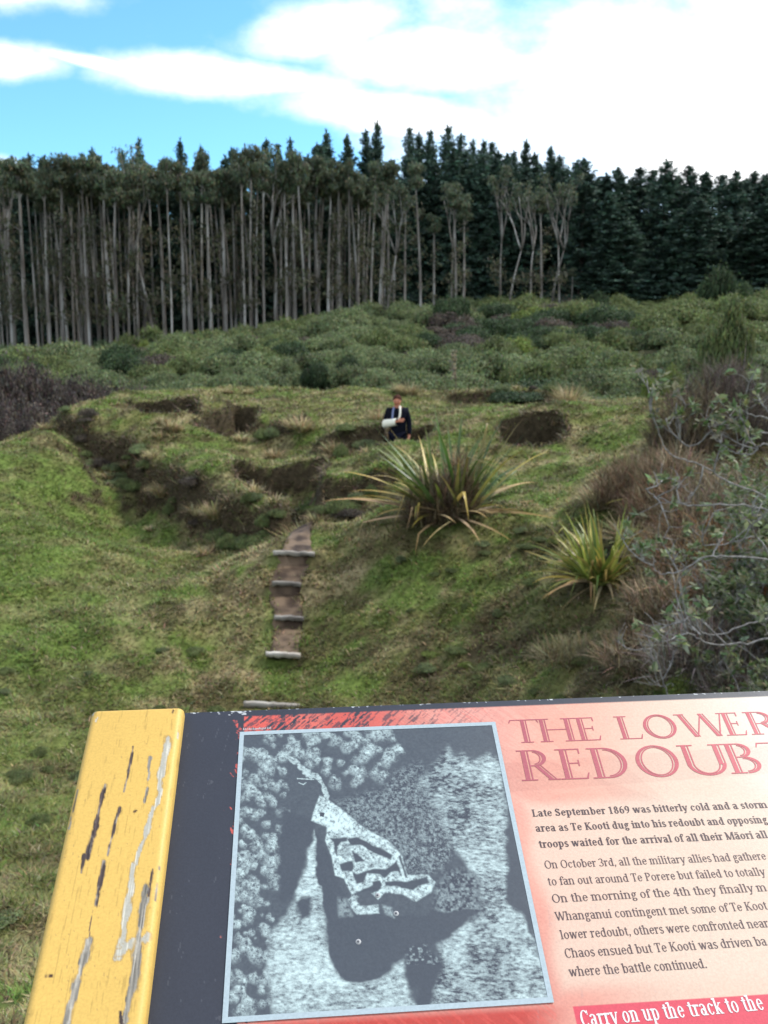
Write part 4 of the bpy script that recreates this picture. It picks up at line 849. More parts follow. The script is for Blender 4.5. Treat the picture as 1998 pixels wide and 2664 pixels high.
def flax(name, px, py, Y, n, Lmin, Lmax, w, greens, ndead, label, lean=1.15):
    q = at(px, py, Y); z = Hs(q[0], q[1]); root = empty(name, (q[0], q[1], z)); tag(root, label, 'flax')
    def fan(m, cols, lo, hi, lean0, lean1, b0, b1, drop=0):
        g = Geo(); th = rng.uniform(0, 6.283, m); rr = .20 * Lmax * np.sqrt(rng.random(m)); b = np.stack([rr * np.cos(th), rr * np.sin(th), np.full(m, -.02)], 1)
        a = th + rng.normal(size=m) * .6; le = rng.uniform(lean0, lean1, m); d = np.stack([np.cos(a) * np.sin(le), np.sin(a) * np.sin(le), np.cos(le)], 1)
        c = vary(np.asarray(cols)[rng.integers(0, len(cols), m)], m, .2, .04); tip = c * np.array([1.35, 1.05, .7]); dry = rng.random(m) < .3; tip[dry] = (.38, .24, .07)
        # strap leaves: folded about the midrib, arching over and hanging at the tips
        L = rng.uniform(lo, hi, m); bend = rng.uniform(b0, b1, m); S = 8; h = np.stack([np.cos(a), np.sin(a), 0 * a], 1); side = np.stack([-np.sin(a), np.cos(a), 0 * a], 1); tw = rng.uniform(-.6, .6, m)[:, None]; side = side * np.cos(tw) + np.array([0, 0, 1.]) * np.sin(tw)
        V = []; C = []; p = b.copy(); ang = le.copy(); kink = rng.random(m) < .32; kp = rng.uniform(.45, .7, m)
        for k in range(S + 1):
            t = k / S; wd = w * (1 - t ** 2.6) * (.75 + .5 * math.sin(3.1 * min(1, t * 1.1 + .1)))
            up = np.stack([-np.cos(ang) * np.cos(a), -np.cos(ang) * np.sin(a), np.sin(ang)], 1)
            V += [p - side * wd * .5 + up * wd * .16, p, p + side * wd * .5 + up * wd * .16]; cc = c * (1 - t ** 1.5) + tip * t ** 1.5; C += [cc * 1.08, cc * .85, cc * 1.08]
            p = p + np.stack([np.sin(ang) * np.cos(a), np.sin(ang) * np.sin(a), np.cos(ang)], 1) * (L / S)[:, None]
            ang = ang + bend * (.05 + .40 * t * t) ; ang = np.where(kink & (t > kp) & (t < kp + .13), ang + 1.5, ang); ang = np.minimum(ang, 2.75)
        V = np.stack(V, 1); C = np.stack(C, 1); K = 3 * (S + 1); o = np.arange(m)[:, None, None] * K
        f = np.array([[3 * k + e, 3 * k + e + 1, 3 * k + e + 4, 3 * k + e + 3] for k in range(S) for e in (0, 1)])[None]
        g.add(V.reshape(-1, 3), (o + f).reshape(-1, 4), C.reshape(-1, 3)); return g
    put('green_leaves', fan(n, greens, Lmin, Lmax, .06, lean, .0, .8), M_bigleaf, root, local=True)
    YG = [(.42, .38, .10), (.34, .35, .09), (.48, .40, .13)]
    put('yellow_leaves', fan(max(8, n // 2), YG, Lmin * .8, Lmax * .9, .5, 1.35, .3, 1.1), M_bigleaf, root, local=True)
    put('dead_leaves', fan(ndead, [(.28, .21, .12), (.21, .165, .10), (.33, .27, .18)], Lmin * .7, Lmax * .95, 1.2, 1.7, .15, .75), M_dry, root, local=True)
GR = [(.06, .125, .03), (.08, .15, .036), (.12, .18, .042), (.05, .10, .03)]
flax('flax_plant', 1172, 1325, 14.9, 70, 1.0, 2.05, .066, GR, 46, 'large spiky green flax clump with drooping yellow tips, below the person', .95)
YGR = [(.17, .24, .05), (.24, .29, .07), (.12, .19, .04), (.32, .32, .09)]
flax('flax_plant', 1568, 1478, 11.3, 120, .6, 1.1, .040, YGR, 30, 'smaller yellow green flax clump lower down the slope at right', 1.4)
flax('flax_plant', 1745, 1230, 13.2, 36, .55, 1.0, .036, GR, 10, 'dark green flax half hidden behind the grey branches')
# dry flower stalk on the rim
q = at(1185, 1040, 30.5); z = Hs(q[0], q[1]); g = Geo(); g.tube([(0, 0, -.05), (.0, 0, .5), (-.05, 0, 1.0)], [.02, .016, .01], (.2, .16, .11), 6)
g.cards(np.stack([rng.normal(size=160) * .05 - .06, rng.normal(size=160) * .05, rng.uniform(.45, 1.35, 160)], 1), rng.normal(size=(160, 3)), .08, vary((.26, .22, .16), 160))
tag(put('dry_seed_stalk', g, M_dry, origin=(q[0], q[1], z), local=True), 'tall pale dry seed stalk standing on the far rim', 'dry stalk')

# ---------------------------------------------------------------- leafy shrubs
def shrub_geo(r, h, n, size, cols, lumps=7, seed=0, flat=.5, twig=None):
    """a domed bush: leaf faces through lumpy crowns, open towards the ground"""
    g = Geo(); rr = np.random.default_rng(seed); P = []; N = []
    for k in range(lumps):
        a = rr.uniform(0, 6.283); q = math.sqrt(rr.random()) * .72 if k else 0; lr = rr.uniform(.26, .5) if k else .68
        c = np.array([q * math.cos(a), q * math.sin(a), (1 - lr) * (1 - .55 * q) * rr.uniform(.75, 1.0)])
        m = n // lumps; d = rng.normal(size=(m, 3)); d /= np.linalg.norm(d, axis=1)[:, None]; d[:, 2] = np.abs(d[:, 2]) * .95 - .12
        rad = lr * (1 - .42 * rng.random(m) ** 2) * (1 + .40 * (rng.random(m) < .14) * rng.random(m)) * (1 + .20 * np.sin(d[:, 0] * 9 + k) * np.sin(d[:, 1] * 8 + 2 * k))
        P.append(c + d * rad[:, None]); N.append(d + rng.normal(size=(m, 3)) * .55 + np.array([0, 0, .3]))
    P = np.concatenate(P); N = np.concatenate(N); P[:, 2] = np.maximum(P[:, 2], .02)
    P = P * np.array([r, r, h]); m = len(P); c = np.asarray(cols)[rng.integers(0, len(cols), m)]
    lum = fbm(P[:, 0] * 2.2 / r + 7 * seed, P[:, 1] * 2.2 / r + P[:, 2] * 1.5, 400 + seed, 3)[:, None]
    c = vary(c * (.65 + .8 * lum), m, .25)
    g.cards(P, N, size * rng.uniform(.6, 1.3, m), c, 1.5)
    for k in range(6):
        a = rng.uniform(0, 6.283); g.tube([(0, 0, -.3), (math.cos(a) * r * .25, math.sin(a) * r * .25, h * .35), (math.cos(a) * r * .55, math.sin(a) * r * .55, h * .7)], [.05, .035, .012], (.07, .055, .04), 5)
    if twig is not None: brush_geo(r * .95, r * .95, h, twig[0], twig[1], g)
    return g
GG = [(.130, .165, .072), (.165, .195, .095), (.095, .130, .056), (.18, .20, .080)]      # grey-green
OL = [(.125, .155, .054), (.155, .175, .064), (.09, .118, .044)]                             # olive
DG = [(.045, .070, .030), (.058, .085, .036), (.034, .056, .024)]                         # dark
YG2 = [(.17, .20, .045), (.14, .18, .045), (.12, .155, .04)]
BN = [(.085, .068, .050), (.11, .088, .066), (.06, .048, .038)]
PB = [(.070, .055, .046), (.09, .070, .056), (.046, .036, .032), (.125, .10, .08)]
protos = {k: [shrub_geo(1.0, .78, n * 3, sz * .52, c, 15, 11 * i + j) for j in range(3)] for i, (k, (c, n, sz)) in enumerate({'gg': (GG, 2600, .105), 'ol': (OL, 2400, .11), 'dg': (DG, 2200, .11), 'yg': (YG2, 2000, .11), 'bn': (BN, 2200, .10), 'pb': (PB, 2600, .085)}.items())}
mesh_of = {}
def shrub(kind, x, y, r, h, label, group=None, cat='shrub', name=None):
    j = rng.integers(0, 3); key = (kind, int(j))
    nm = name or {'gg': 'grey_green_shrub', 'ol': 'olive_shrub', 'dg': 'dark_shrub', 'yg': 'yellow_green_shrub', 'bn': 'brown_shrub', 'pb': 'burnt_shrub'}[kind]
    if key not in mesh_of:
        o = put(nm, protos[kind][j], M_leaf, origin=(0, 0, 0), local=True); mesh_of[key] = o.data
    else:
        o = bpy.data.objects.new(nm, mesh_of[key]); sc.collection.objects.link(o)
    o.location = (x, y, Hs(x, y) - min(.08, h * .12)); o.rotation_euler = (0, 0, rng.uniform(0, 6.283)); o.scale = (r, r * rng.uniform(.85, 1.15), h / .78)
    return tag(o, label, cat, group)
def shrub_px(kind, px, py, Y, wpx, h, label, cat='shrub', group=None):
    q = at(px, py, Y); return shrub(kind, q[0], q[1], wpx / 2 / FPX * Y, h, label, group, cat)
# single bushes one can point to
S = shrub_px
S('dg', 822, 925, 62, 95, 2.6, 'dark round bush left of centre on the scrub slope, taller than the scrub around it')
S('dg', 905, 915, 64, 90, 2.6, 'dark bush close to the right of a similar one above the person')
S('dg', 1178, 850, 95, 110, 4.4, 'dark green bush at the foot of the gum trees right of centre'); S('dg', 1870, 760, 100, 110, 6.2, 'tall dark pointed bush against the conifers at right'); S('dg', 1930, 770, 102, 80, 4.2, 'dark bush leaning on the tall pointed one at right'); S('dg', 1560, 790, 105, 70, 3.6, 'round dark green bush at the right end of the gum stand')
S('dg', 260, 880, 112, 70, 3.4, 'dark green bush below the trunks at far left'); S('ol', 330, 880, 112, 75, 3.8, 'mid green bush beside the pale cabbage tree'); S('yg', 375, 885, 110, 45, 3.0, 'bright yellow green bush under the cabbage tree'); S('gg', 480, 890, 105, 85, 3.4, 'grey green domed bush right of the cabbage tree'); S('dg', 620, 850, 118, 60, 3, 'dark bush in front of the gum trunks left of centre')
S('yg', 110, 965, 50, 75, 2.1, 'bright yellow green patch of bush above the burnt scrub at left'); S('ol', 1520, 930, 52, 45, 2.2, 'small upright yellowish bush on the right of the scrub slope'); S('yg', 1745, 1015, 21, 75, 1.0, 'bright green bush at the right end of the far rim'); S('yg', 1690, 1035, 21.5, 60, .8, 'smaller bright green bush left of its neighbour on the rim'); S('ol', 1900, 900, 26, 150, 3.0, 'olive bush behind the upper twigs of the grey shrub')
S('bn', 350, 905, 100, 120, 2.2, 'purple brown patch of bare scrub below the cabbage tree'); S('bn', 1740, 915, 55, 160, 1.4, 'dark purple brown scrub on the right of the slope'); S('bn', 610, 990, 42, 70, 1.6, 'purple brown bush just behind the far rim'); S('bn', 740, 990, 42, 110, 1.6, 'wide purple brown bush just behind the rim left of the person'); S('bn', 890, 995, 41, 90, 1.5, 'low purple brown bush behind the rim next to the person')
S('yg', 1725, 1620, 8.3, 85, .5, 'small fresh green bush in the brown brush at right'); S('yg', 1775, 1745, 7.3, 100, .45, 'fresh green bush near the top edge of the panel'); S('yg', 1950, 1700, 6.6, 100, .4, 'light green bush at the bottom right behind the panel'); S('yg', 1840, 1490, 9.9, 70, .5, 'green sprig under the grey branches')
S('dg', 1340, 1040, 29.4, 160, .55, 'long low dark bush along the far rim'); S('bn', 1445, 1045, 28.8, 90, .45, 'dark brown low bush at the right end of the rim hedge')
# low heath and straw growing on the cut faces of the banks
where = ['front face of the outer bank, far part', 'front face of the outer bank, near the steps', 'dark face right of the entry', 'dark face left of the flax top', 'middle bank face', 'far rim hedge']
for fi, (pl, cnt_) in enumerate(zip(FACES, (16, 16, 6, 6, 5, 6))):
    for k_ in range(cnt_):
        f = rng.random() * (len(pl) - 1); a_ = int(f); q = pl[a_] + (pl[min(a_ + 1, len(pl) - 1)] - pl[a_]) * (f - a_) + rng.normal(size=2) * np.array([.22, .28])
        kd = rng.choice(['gg', 'ol', 'bn', 'ol'])
        shrub(kd, q[0], q[1], rng.uniform(.14, .34), rng.uniform(.16, .38), f'low {dict(bn="brown", ol="olive", gg="grey green")[kd]} heath clump on the {where[fi]}', f'{dict(bn="brown", ol="olive", gg="grey green")[kd]} heath clumps on the {where[fi]}', 'heath', 'heath_clump')
        if k_ % 2 == 0:
            q = q + rng.normal(size=2) * .35; o = put('tussock', tussock_geo(.22, rng.uniform(.22, .42), 150, STR), M_dry, origin=(q[0], q[1], Hs(q[0], q[1])), local=True)
            tag(o, f'small straw tuft on the {where[fi]}', 'tussock', f'straw tufts on the {where[fi]}')
S('gg', 60, 890, 95, 190, 3.2, 'wide grey green dome at the far left below the trunks'); S('gg', 175, 890, 96, 180, 3.4, 'tall grey green dome at left, next to the widest one'); S('gg', 300, 890, 100, 150, 2.7, 'grey green dome under the dark bush at left'); S('gg', 560, 860, 103, 170, 3.0, 'grey green dome below the trunks left of centre'); S('ol', 690, 860, 106, 150, 2.8, 'olive dome at the foot of the trunks left of centre'); S('ol', 800, 850, 108, 130, 2.6, 'olive bush at the foot of the trunks above the person')
# weeds and low leafy clumps that break up the turf
for (x0, x1, y0, y1, n_w, wh) in ((.2, 3.2, 8.5, 14, 40, 'slope right of the steps'), (-5.5, -1.6, 7.0, 12.5, 26, 'slope left of the steps'), (-4.2, -1.2, 4.2, 7.0, 16, 'hollow beyond the yellow board')):
    for k_ in range(n_w):
        kd = rng.choice(['gg', 'ol', 'yg'], p=[.3, .55, .15]); y = rng.uniform(y0, y1); x = rng.uniform(x0, x1)
        nm_ = dict(gg='grey green', ol='olive', yg='fresh green')[kd]
        shrub(kd, x, y, rng.uniform(.07, .20), rng.uniform(.06, .16), f'low {nm_} weed clump in the grass of the {wh}', f'{nm_} weed clumps, {wh}', 'weed', 'weed_clump')
# burnt, leafless scrub on the left
bl = [(0, 958, 40, 190), (70, 952, 42, 170), (-70, 970, 39, 200), (130, 985, 41, 150), (190, 985, 43, 140), (250, 998, 43, 130), (310, 1006, 43, 120), (30, 1040, 36, 190), (110, 1050, 37, 170), (-40, 1080, 34, 200), (60, 1100, 33, 150), (180, 1030, 39, 120), (150, 1090, 34.5, 100), (350, 1010, 44, 120), (270, 1022, 40, 130), (220, 1045, 37.5, 110)]
for (px, py, Y, w) in bl:
    q = at(px, py, Y); S('pb', px, py, Y, w, max(1.2, (q[2] - Hs(q[0], q[1])) * 1.3), 'dark purple brown leafless bush in the burnt patch beyond the left flank', 'shrub', 'burnt bushes at the left edge')
# the scrub slope: the nearer, larger bushes one by one, the far small ones as one mass
pts = []; tries = 0
while tries < 14000:
    tries += 1; y = 40 * (120 / 40) ** rng.random(); x = rng.uniform(-1, 1) * (.46 * y + 4)
    sp = 1.25 + .016 * y
    if all((x - a) ** 2 + (y - b) ** 2 > sp * sp for a, b, _ in pts): pts.append((x, y, sp))
pts.sort(key=lambda p: p[1])
kl = {'gg': 'grey green domed', 'ol': 'olive green', 'dg': 'dark green', 'yg': 'yellowish green', 'bn': 'brownish'}
rest = Geo(); cnt = 0
for (x, y, sp) in pts:
    a = fbm(np.array([x * .07 + 3]), np.array([y * .05]), 500, 3)[0] + rng.normal() * .10
    gx_ = x / y
    if gx_ > .10 and y > 70: k = 'ol' if a < .55 else ('bn' if rng.random() < .25 else 'yg' if rng.random() < .06 else 'dg' if rng.random() < .4 else 'ol')
    else: k = 'gg' if a < .55 else 'ol' if a < .66 else ('dg' if rng.random() < .6 else 'bn')
    r = sp * rng.uniform(.5, 1.0); h = r * rng.uniform(.6, 1.3) * (1 if k != 'bn' else .7) + (.2 if y < 60 else .1)
    q = topix((x, y, Hs(x, y) + h)); vis = -80 < q[0] < 2080
    if cnt < 215 and vis:
        sec = 'left end' if gx_ < -.22 else 'left half' if gx_ < -.05 else 'middle' if gx_ < .1 else 'right half' if gx_ < .25 else 'right end'
        row = 'nearest row' if y < 52 else 'middle rows' if y < 72 else 'upper rows'
        shrub(k, x, y, r, h, f'{kl[k]} bush, {row}, {sec} of scrub slope', f'{kl[k]} bushes, {row}, {sec}'); cnt += 1
    else:
        src = protos[k][rng.integers(0, 3)]; off = rest.n; z = Hs(x, y) - .08; th = rng.uniform(0, 6.283); ca, sa = math.cos(th), math.sin(th)
        V0 = src.V[0] * np.array([r, r, h / .78]); V0 = np.stack([V0[:, 0] * ca - V0[:, 1] * sa + x, V0[:, 0] * sa + V0[:, 1] * ca + y, V0[:, 2] + z], 1)
        rest.add(V0, [src.F[0]], src.C[0])
if rest.n: tag(put('scrub', rest, M_leaf), 'mass of low scrub covering the upper slope below the trees', 'scrub', kind='stuff')

# cabbage tree at the wood's edge
q = at(395, 900, 112); z = Hs(q[0], q[1]); root = empty('cabbage_tree', (q[0], q[1], z)); tag(root, 'pale green cabbage tree with a tufted head in front of the gum trunks at left', 'tree')
g = Geo(); g.tube([(0, 0, -.2), (.1, 0, 1.5), (0, 0, 3.2)], [.16, .13, .1], (.16, .13, .10), 7); put('trunk', g, M_pinebark, root, local=True)
g = Geo(); nb = 300; d = rng.normal(size=(nb, 3)); d[:, 2] += .3; g.blades(np.tile([0, 0, 3.2], (nb, 1)) + rng.normal(size=(nb, 3)) * np.array([.5, .5, .25]), d, rng.uniform(.7, 1.3, nb), .09, .6, vary((.13, .17, .06), nb), vary((.18, .22, .09), nb), seg=3); put('crown', g, M_leaf, root, local=True)

# ---------------------------------------------------------------- gum trees
def gum(seed, fork, H0=24.0):
    r = np.random.default_rng(seed); root = empty('gum_tree', (0, 0, 0)); gt = Geo(); gc = Geo()
    n = 14; t = np.linspace(0, 1, n); bx, by = r.normal() * .5, r.normal() * .5; ph = r.uniform(0, 6)
    top = H0 * (.88 if not fork else .52)
    bx *= .5 if fork else 1.2; pts = np.stack([bx * t ** 1.3 + .25 * np.sin(t * 5 + ph) * t, by * t ** 2, t * top - .4 * (1 - t)], 1)
    gt.tube(pts, (.30 * (1 - t) ** .8 * .75 + .09) * .74, (1, 1, 1), 8); tips = []
    def limb(p, d, L, rad, depth):
        k = 6; q = [np.array(p)]; d = np.array(d) / np.linalg.norm(d)
        for i in range(k): d = d + r.normal(size=3) * .10 + np.array([0, 0, .05]); d /= np.linalg.norm(d); q.append(q[-1] + d * L / k)
        gt.tube(q, np.linspace(rad, rad * .4, k + 1), (1, 1, 1), 5)
        if depth:
            for j in range(2): a = r.uniform(0, 6.283); limb(q[3 + j], d + np.array([math.cos(a), math.sin(a), .2]) * .55, L * .55, rad * .5, depth - 1)
        tips.append(q[-1]); tips.append(q[-2])
    if fork:
        for j in range(3):
            a = ph + j * 2.1; limb(pts[-1], (math.cos(a) * .16, math.sin(a) * .16, 1), H0 * .40, .13, 1)
    else:
        for j in range(8):
            f = r.uniform(.84, 1.0); p = pts[int(f * (n - 1))]; a = r.uniform(0, 6.283); limb(p, (math.cos(a) * .45, math.sin(a) * .45, 1), H0 * r.uniform(.04, .09), .05, 1)
    # a few weak side shoots low on the stem
    for j in range(7):
        f = r.uniform(.25, .75); p = pts[int(f * (n - 1))]; a = r.uniform(0, 6.283); e = p + np.array([math.cos(a), math.sin(a), .8]) * r.uniform(.5, 1.3); gt.tube([p, e], [.04, .012], (1, 1, 1), 4)
        m = 26; gc.cards(e + r.normal(size=(m, 3)) * np.array([.45, .45, .6]), r.normal(size=(m, 3)), .30, vary((.10, .10, .06), m), 2.0, droop=(0, 0, -1))
    for p in tips:
        m = 38; rad = r.uniform(.5, 1.0); d = r.normal(size=(m, 3)); d /= np.linalg.norm(d, axis=1)[:, None]
        P = np.asarray(p) + d * rad * (.4 + .6 * r.random((m, 1))) * np.array([1.15, 1.15, .8]) + np.array([0, 0, .2])
        c = vary(np.where(r.random((m, 1)) < .25, (.145, .135, .075), (.098, .125, .075)), m, .3); gc.cards(P, d + r.normal(size=(m, 3)) * .6, .28 * r.uniform(.6, 1.2, m), c, 1.9, droop=(0, 0, -1))
    put('trunk', gt, M_gumbark, root, smooth=True, local=True); put('crown', gc, M_leaf, root, local=True); return root
gums = [gum(21 + i, i >= 5) for i in range(8)]; used = set()
def place_tree(protos_, k, x, y, ztop, H0, wid, label, group, cat='tree'):
    H0 = 21.6 if (protos_ is gums and k < 5) else 22.6 if protos_ is gums else H0
    z = Hs(x, y) - .3; s = (ztop - z) / H0; p = protos_[k]; key = (p.name); sxy = wid
    if key not in used:
        used.add(key); o = p; o.location = (x, y, z); o.scale = (sxy, sxy, s); o.rotation_euler = (0, 0, rng.uniform(0, 6.283))
    else: o = copy_tree(p, (x, y, z), rng.uniform(0, 6.283), (sxy, sxy, s))
    return tag(o, label, cat, group)
front = [5, 40, 70, 100, 135, 180, 208, 232, 265, 284, 316, 340, 365, 381, 413, 430, 465, 485, 512, 537, 573, 603, 626, 642, 657, 678, 714, 738, 762, 787, 802, 817, 850, 880, 907, 928, 964, 990]
tops = [int(t_) for t_ in rng.uniform(406, 468, len(front))]; tops[23] = 385
for i, px in enumerate(front):
    Y = 122 + rng.uniform(0, 7); q = at(px, min(tops[i], 468), Y); k = rng.integers(0, 5) if i % 13 else rng.integers(5, 8)
    sec = 'at the far left' if px < 250 else 'left of the cabbage tree gap' if px < 500 else 'left of centre' if px < 760 else 'above the person'
    place_tree(gums, k, q[0], q[1], q[2], 24.0, rng.choice([.7, .9, 1.0, 1.35]) * rng.uniform(.9, 1.1), f'tall pale gum in the close front row {sec}', f'front row gum trees {sec}')
iso = [(1009, 505, 820, 'gum on the left of the open group, crown level with the conifers behind'), (1024, 560, 820, 'short gum tight beside a taller one at the left of the open group'), (1054, 490, 820, 'slim gum with a round crown standing clear left of the tallest one'), (1097, 430, 820, 'tallest slim gum of the open group with a small high crown'), (1130, 565, 815, 'short gum with a sparse crown right of the tallest one'),
       (1178, 505, 815, 'gum with two stems close together in the middle of the open group'), (1190, 488, 812, 'gum pressed against its neighbour in the middle of the open group'), (1208, 530, 812, 'thin leaning gum right of the paired ones'), (1307, 463, 805, 'gum with the widest flat crown and steep forking limbs'), (1331, 500, 803, 'forked pale gum beside the widest crown'),
       (1385, 503, 800, 'slender gum in the right hand trio'), (1416, 505, 800, 'reddish slender gum in the right hand trio'), (1443, 500, 795, 'thin gum left of the last broad one'), (1464, 478, 790, 'last broad crowned gum at the right end of the open group'), (1490, 700, 790, 'small leaning dead looking gum at the right end')]
for i, (px, ty, by, lab) in enumerate(iso):
    Y = 118 + (i % 3); q = at(px, ty, Y); k = 5 + i % 3 if i in (0, 8, 9, 12, 13, 5, 10) else i % 5
    place_tree(gums, k, q[0], q[1], q[2], 24.0, (.82 if px > 1300 else .8) if px != 1490 else .45, lab, 'gum trees standing apart in front of the conifers')
for i in range(80):
    px = rng.uniform(-60, 1010); Y = rng.uniform(127, 140); q = at(px, rng.uniform(425, 490), Y)
    place_tree(gums, rng.integers(0, 5), q[0], q[1], q[2], 24.0, rng.uniform(.6, 1.0), 'thin gum deeper in the close stand behind the front row', 'gum trees deeper in the stand')

# ---------------------------------------------------------------- conifers
def conifer(seed, H0=30.0, full=True):
    r = np.random.default_rng(seed); root = empty('conifer', (0, 0, 0)); gt = Geo(); gc = Geo()
    t = np.linspace(0, 1, 8); gt.tube(np.stack([.1 * np.sin(t * 4), 0 * t, t * H0 * .985 - .4], 1), .34 * (1 - t) + .03, (1, 1, 1), 7)
    z = H0 * (.04 if full else .2)
    while z < H0 * .985:
        f = z / H0; L = (3.9 * (1 - f) ** .68 + .2) * r.uniform(.75, 1.15); nb = int(r.integers(5, 8))
        for b in range(nb):
            a = r.uniform(0, 6.283); Lb = L * r.uniform(.45, 1.25); up = .15 + .9 * f; m = max(10, int(Lb * 17))
            s = r.random(m) ** .7 * Lb; zz = z + r.normal() * .65 * (1 - f) + s * (up - .55 * (1 - f)) - .02 * s ** 2 * (1 - f) + .05 * s ** 2 * f
            P = np.stack([np.cos(a) * s, np.sin(a) * s, zz], 1) + r.normal(size=(m, 3)) * np.array([.26, .26, .24]) * (.5 + .5 * (1 - f))
            N = np.stack([np.cos(a) * .3 + r.normal(size=m) * .5, np.sin(a) * .3 + r.normal(size=m) * .5, np.full(m, .5)], 1) + r.normal(size=(m, 3)) * .5
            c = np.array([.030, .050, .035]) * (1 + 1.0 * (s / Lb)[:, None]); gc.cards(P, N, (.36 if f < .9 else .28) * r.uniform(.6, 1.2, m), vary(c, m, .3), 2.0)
        z += (.62 if f < .75 else .34) * r.uniform(.8, 1.25)
    m = 16; gc.cards(np.stack([r.normal(size=m) * .06, r.normal(size=m) * .06, H0 * (.96 + .05 * r.random(m))], 1), r.normal(size=(m, 3)) * np.array([1, 1, .2]), .4, vary((.025, .04, .025), m), 2.2, droop=(0, 0, 1))
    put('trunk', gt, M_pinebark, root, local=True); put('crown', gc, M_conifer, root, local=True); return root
pines = [conifer(61 + i) for i in range(9)]
ct = [(177, 338), (199, 330), (264, 335), (300, 308), (389, 310), (433, 322), (500, 330), (575, 308), (600, 318), (627, 308), (705, 292), (750, 300), (790, 290), (815, 272), (885, 283), (905, 297), (930, 290), (968, 280), (995, 300), (1022, 312), (1045, 312), (1063, 315), (1110, 335), (1137, 312), (1155, 340), (1190, 325), (1210, 345)]
for i, (a, b) in enumerate(ct):
    px, py = a * 1.2043, b * 1.2043; Y = 150 + rng.uniform(-4, 6); q = at(px, py, Y)
    s = 'spire standing alone above the gum crowns at left' if px < 560 else 'spire above the gum crowns left of centre' if px < 800 else 'in the tall dark group above the person' if px < 1300 else 'in the darker group right of centre, behind the widest gums'
    place_tree(pines, rng.integers(0, 9), q[0], q[1], q[2] + .4, 30.0, (.75 if px < 800 else .95) * rng.uniform(.85, 1.15), f'dark pointed conifer {s}', f'conifers {s}')
cr2 = [(1262, 352), (1285, 420), (1310, 385), (1335, 372), (1360, 400), (1382, 370), (1410, 375), (1440, 355), (1465, 390), (1490, 367), (1525, 380), (1560, 385), (1590, 378), (1612, 395), (1630, 380), (1655, 385), (1690, 380)]
for i, (a, b) in enumerate(cr2):
    px, py = a * 1.2043, b * 1.2043; Y = 131 + rng.uniform(-5, 5); q = at(px, py, Y)
    place_tree(pines, rng.integers(0, 9), q[0], q[1], q[2] + .4, 30.0, 1.15 * rng.uniform(.9, 1.2), 'dark conifer with drooping branches in the tree wall at right', 'conifers in the wall of trees at right')
for i in range(20):
    px = rng.uniform(1480, 2080); Y = rng.uniform(119, 125); q = at(px, rng.uniform(500, 600), Y)
    place_tree(pines, rng.integers(0, 9), q[0], q[1], q[2], 30.0, 1.15 * rng.uniform(.9, 1.2), 'shorter dark conifer in front of the wall of trees at right', 'shorter conifers at right')
for i in range(76):
    px = -80 + 1640 * (i + rng.random()) / 76; Y = rng.uniform(141, 148); q = at(px, rng.choice([rng.uniform(405, 440), rng.uniform(440, 540)]) if px < 750 else rng.uniform(375, 500), Y)
    place_tree(pines, rng.integers(0, 9), q[0], q[1], q[2], 30.0, rng.uniform(1.0, 1.4), 'dark conifer filling the shade between and behind the gum trunks', 'conifers behind the gum trunks')
# the wood goes on behind: one mass
rest = Geo(); src = [c for c in pines[0].children if c.name.startswith('crown')][0].data
n = len(src.vertices); V0 = np.empty(n * 3, np.float32); src.vertices.foreach_get('co', V0); V0 = V0.reshape(-1, 3); V0 = V0[: (n // 4) * 4]
for row, Y in enumerate((162, 176)):
    for x in np.arange(-105, 110, 5.2):
        y = Y + rng.uniform(-3, 3); xx = x + rng.uniform(-1.5, 1.5); px = xx / y
        hh = np.interp(px, [-.45, -.2, 0, .2, .3, .6], [.72, .76, .84, .72, .44, .42]) * rng.uniform(.85, 1.0); V = V0[::1] * np.array([1.3, 1.3, hh]) + np.array([xx, y, Hs(xx, y)])
        V = V.reshape(-1, 4, 3)[rng.random(len(V) // 4) < .3]; rest.add(V.reshape(-1, 3), np.arange(len(V) * 4).reshape(-1, 4), np.array([.035, .058, .042]))
tag(put('forest', rest, M_conifer), 'dark conifer forest reading as one mass behind the front trees', 'forest', kind='stuff')

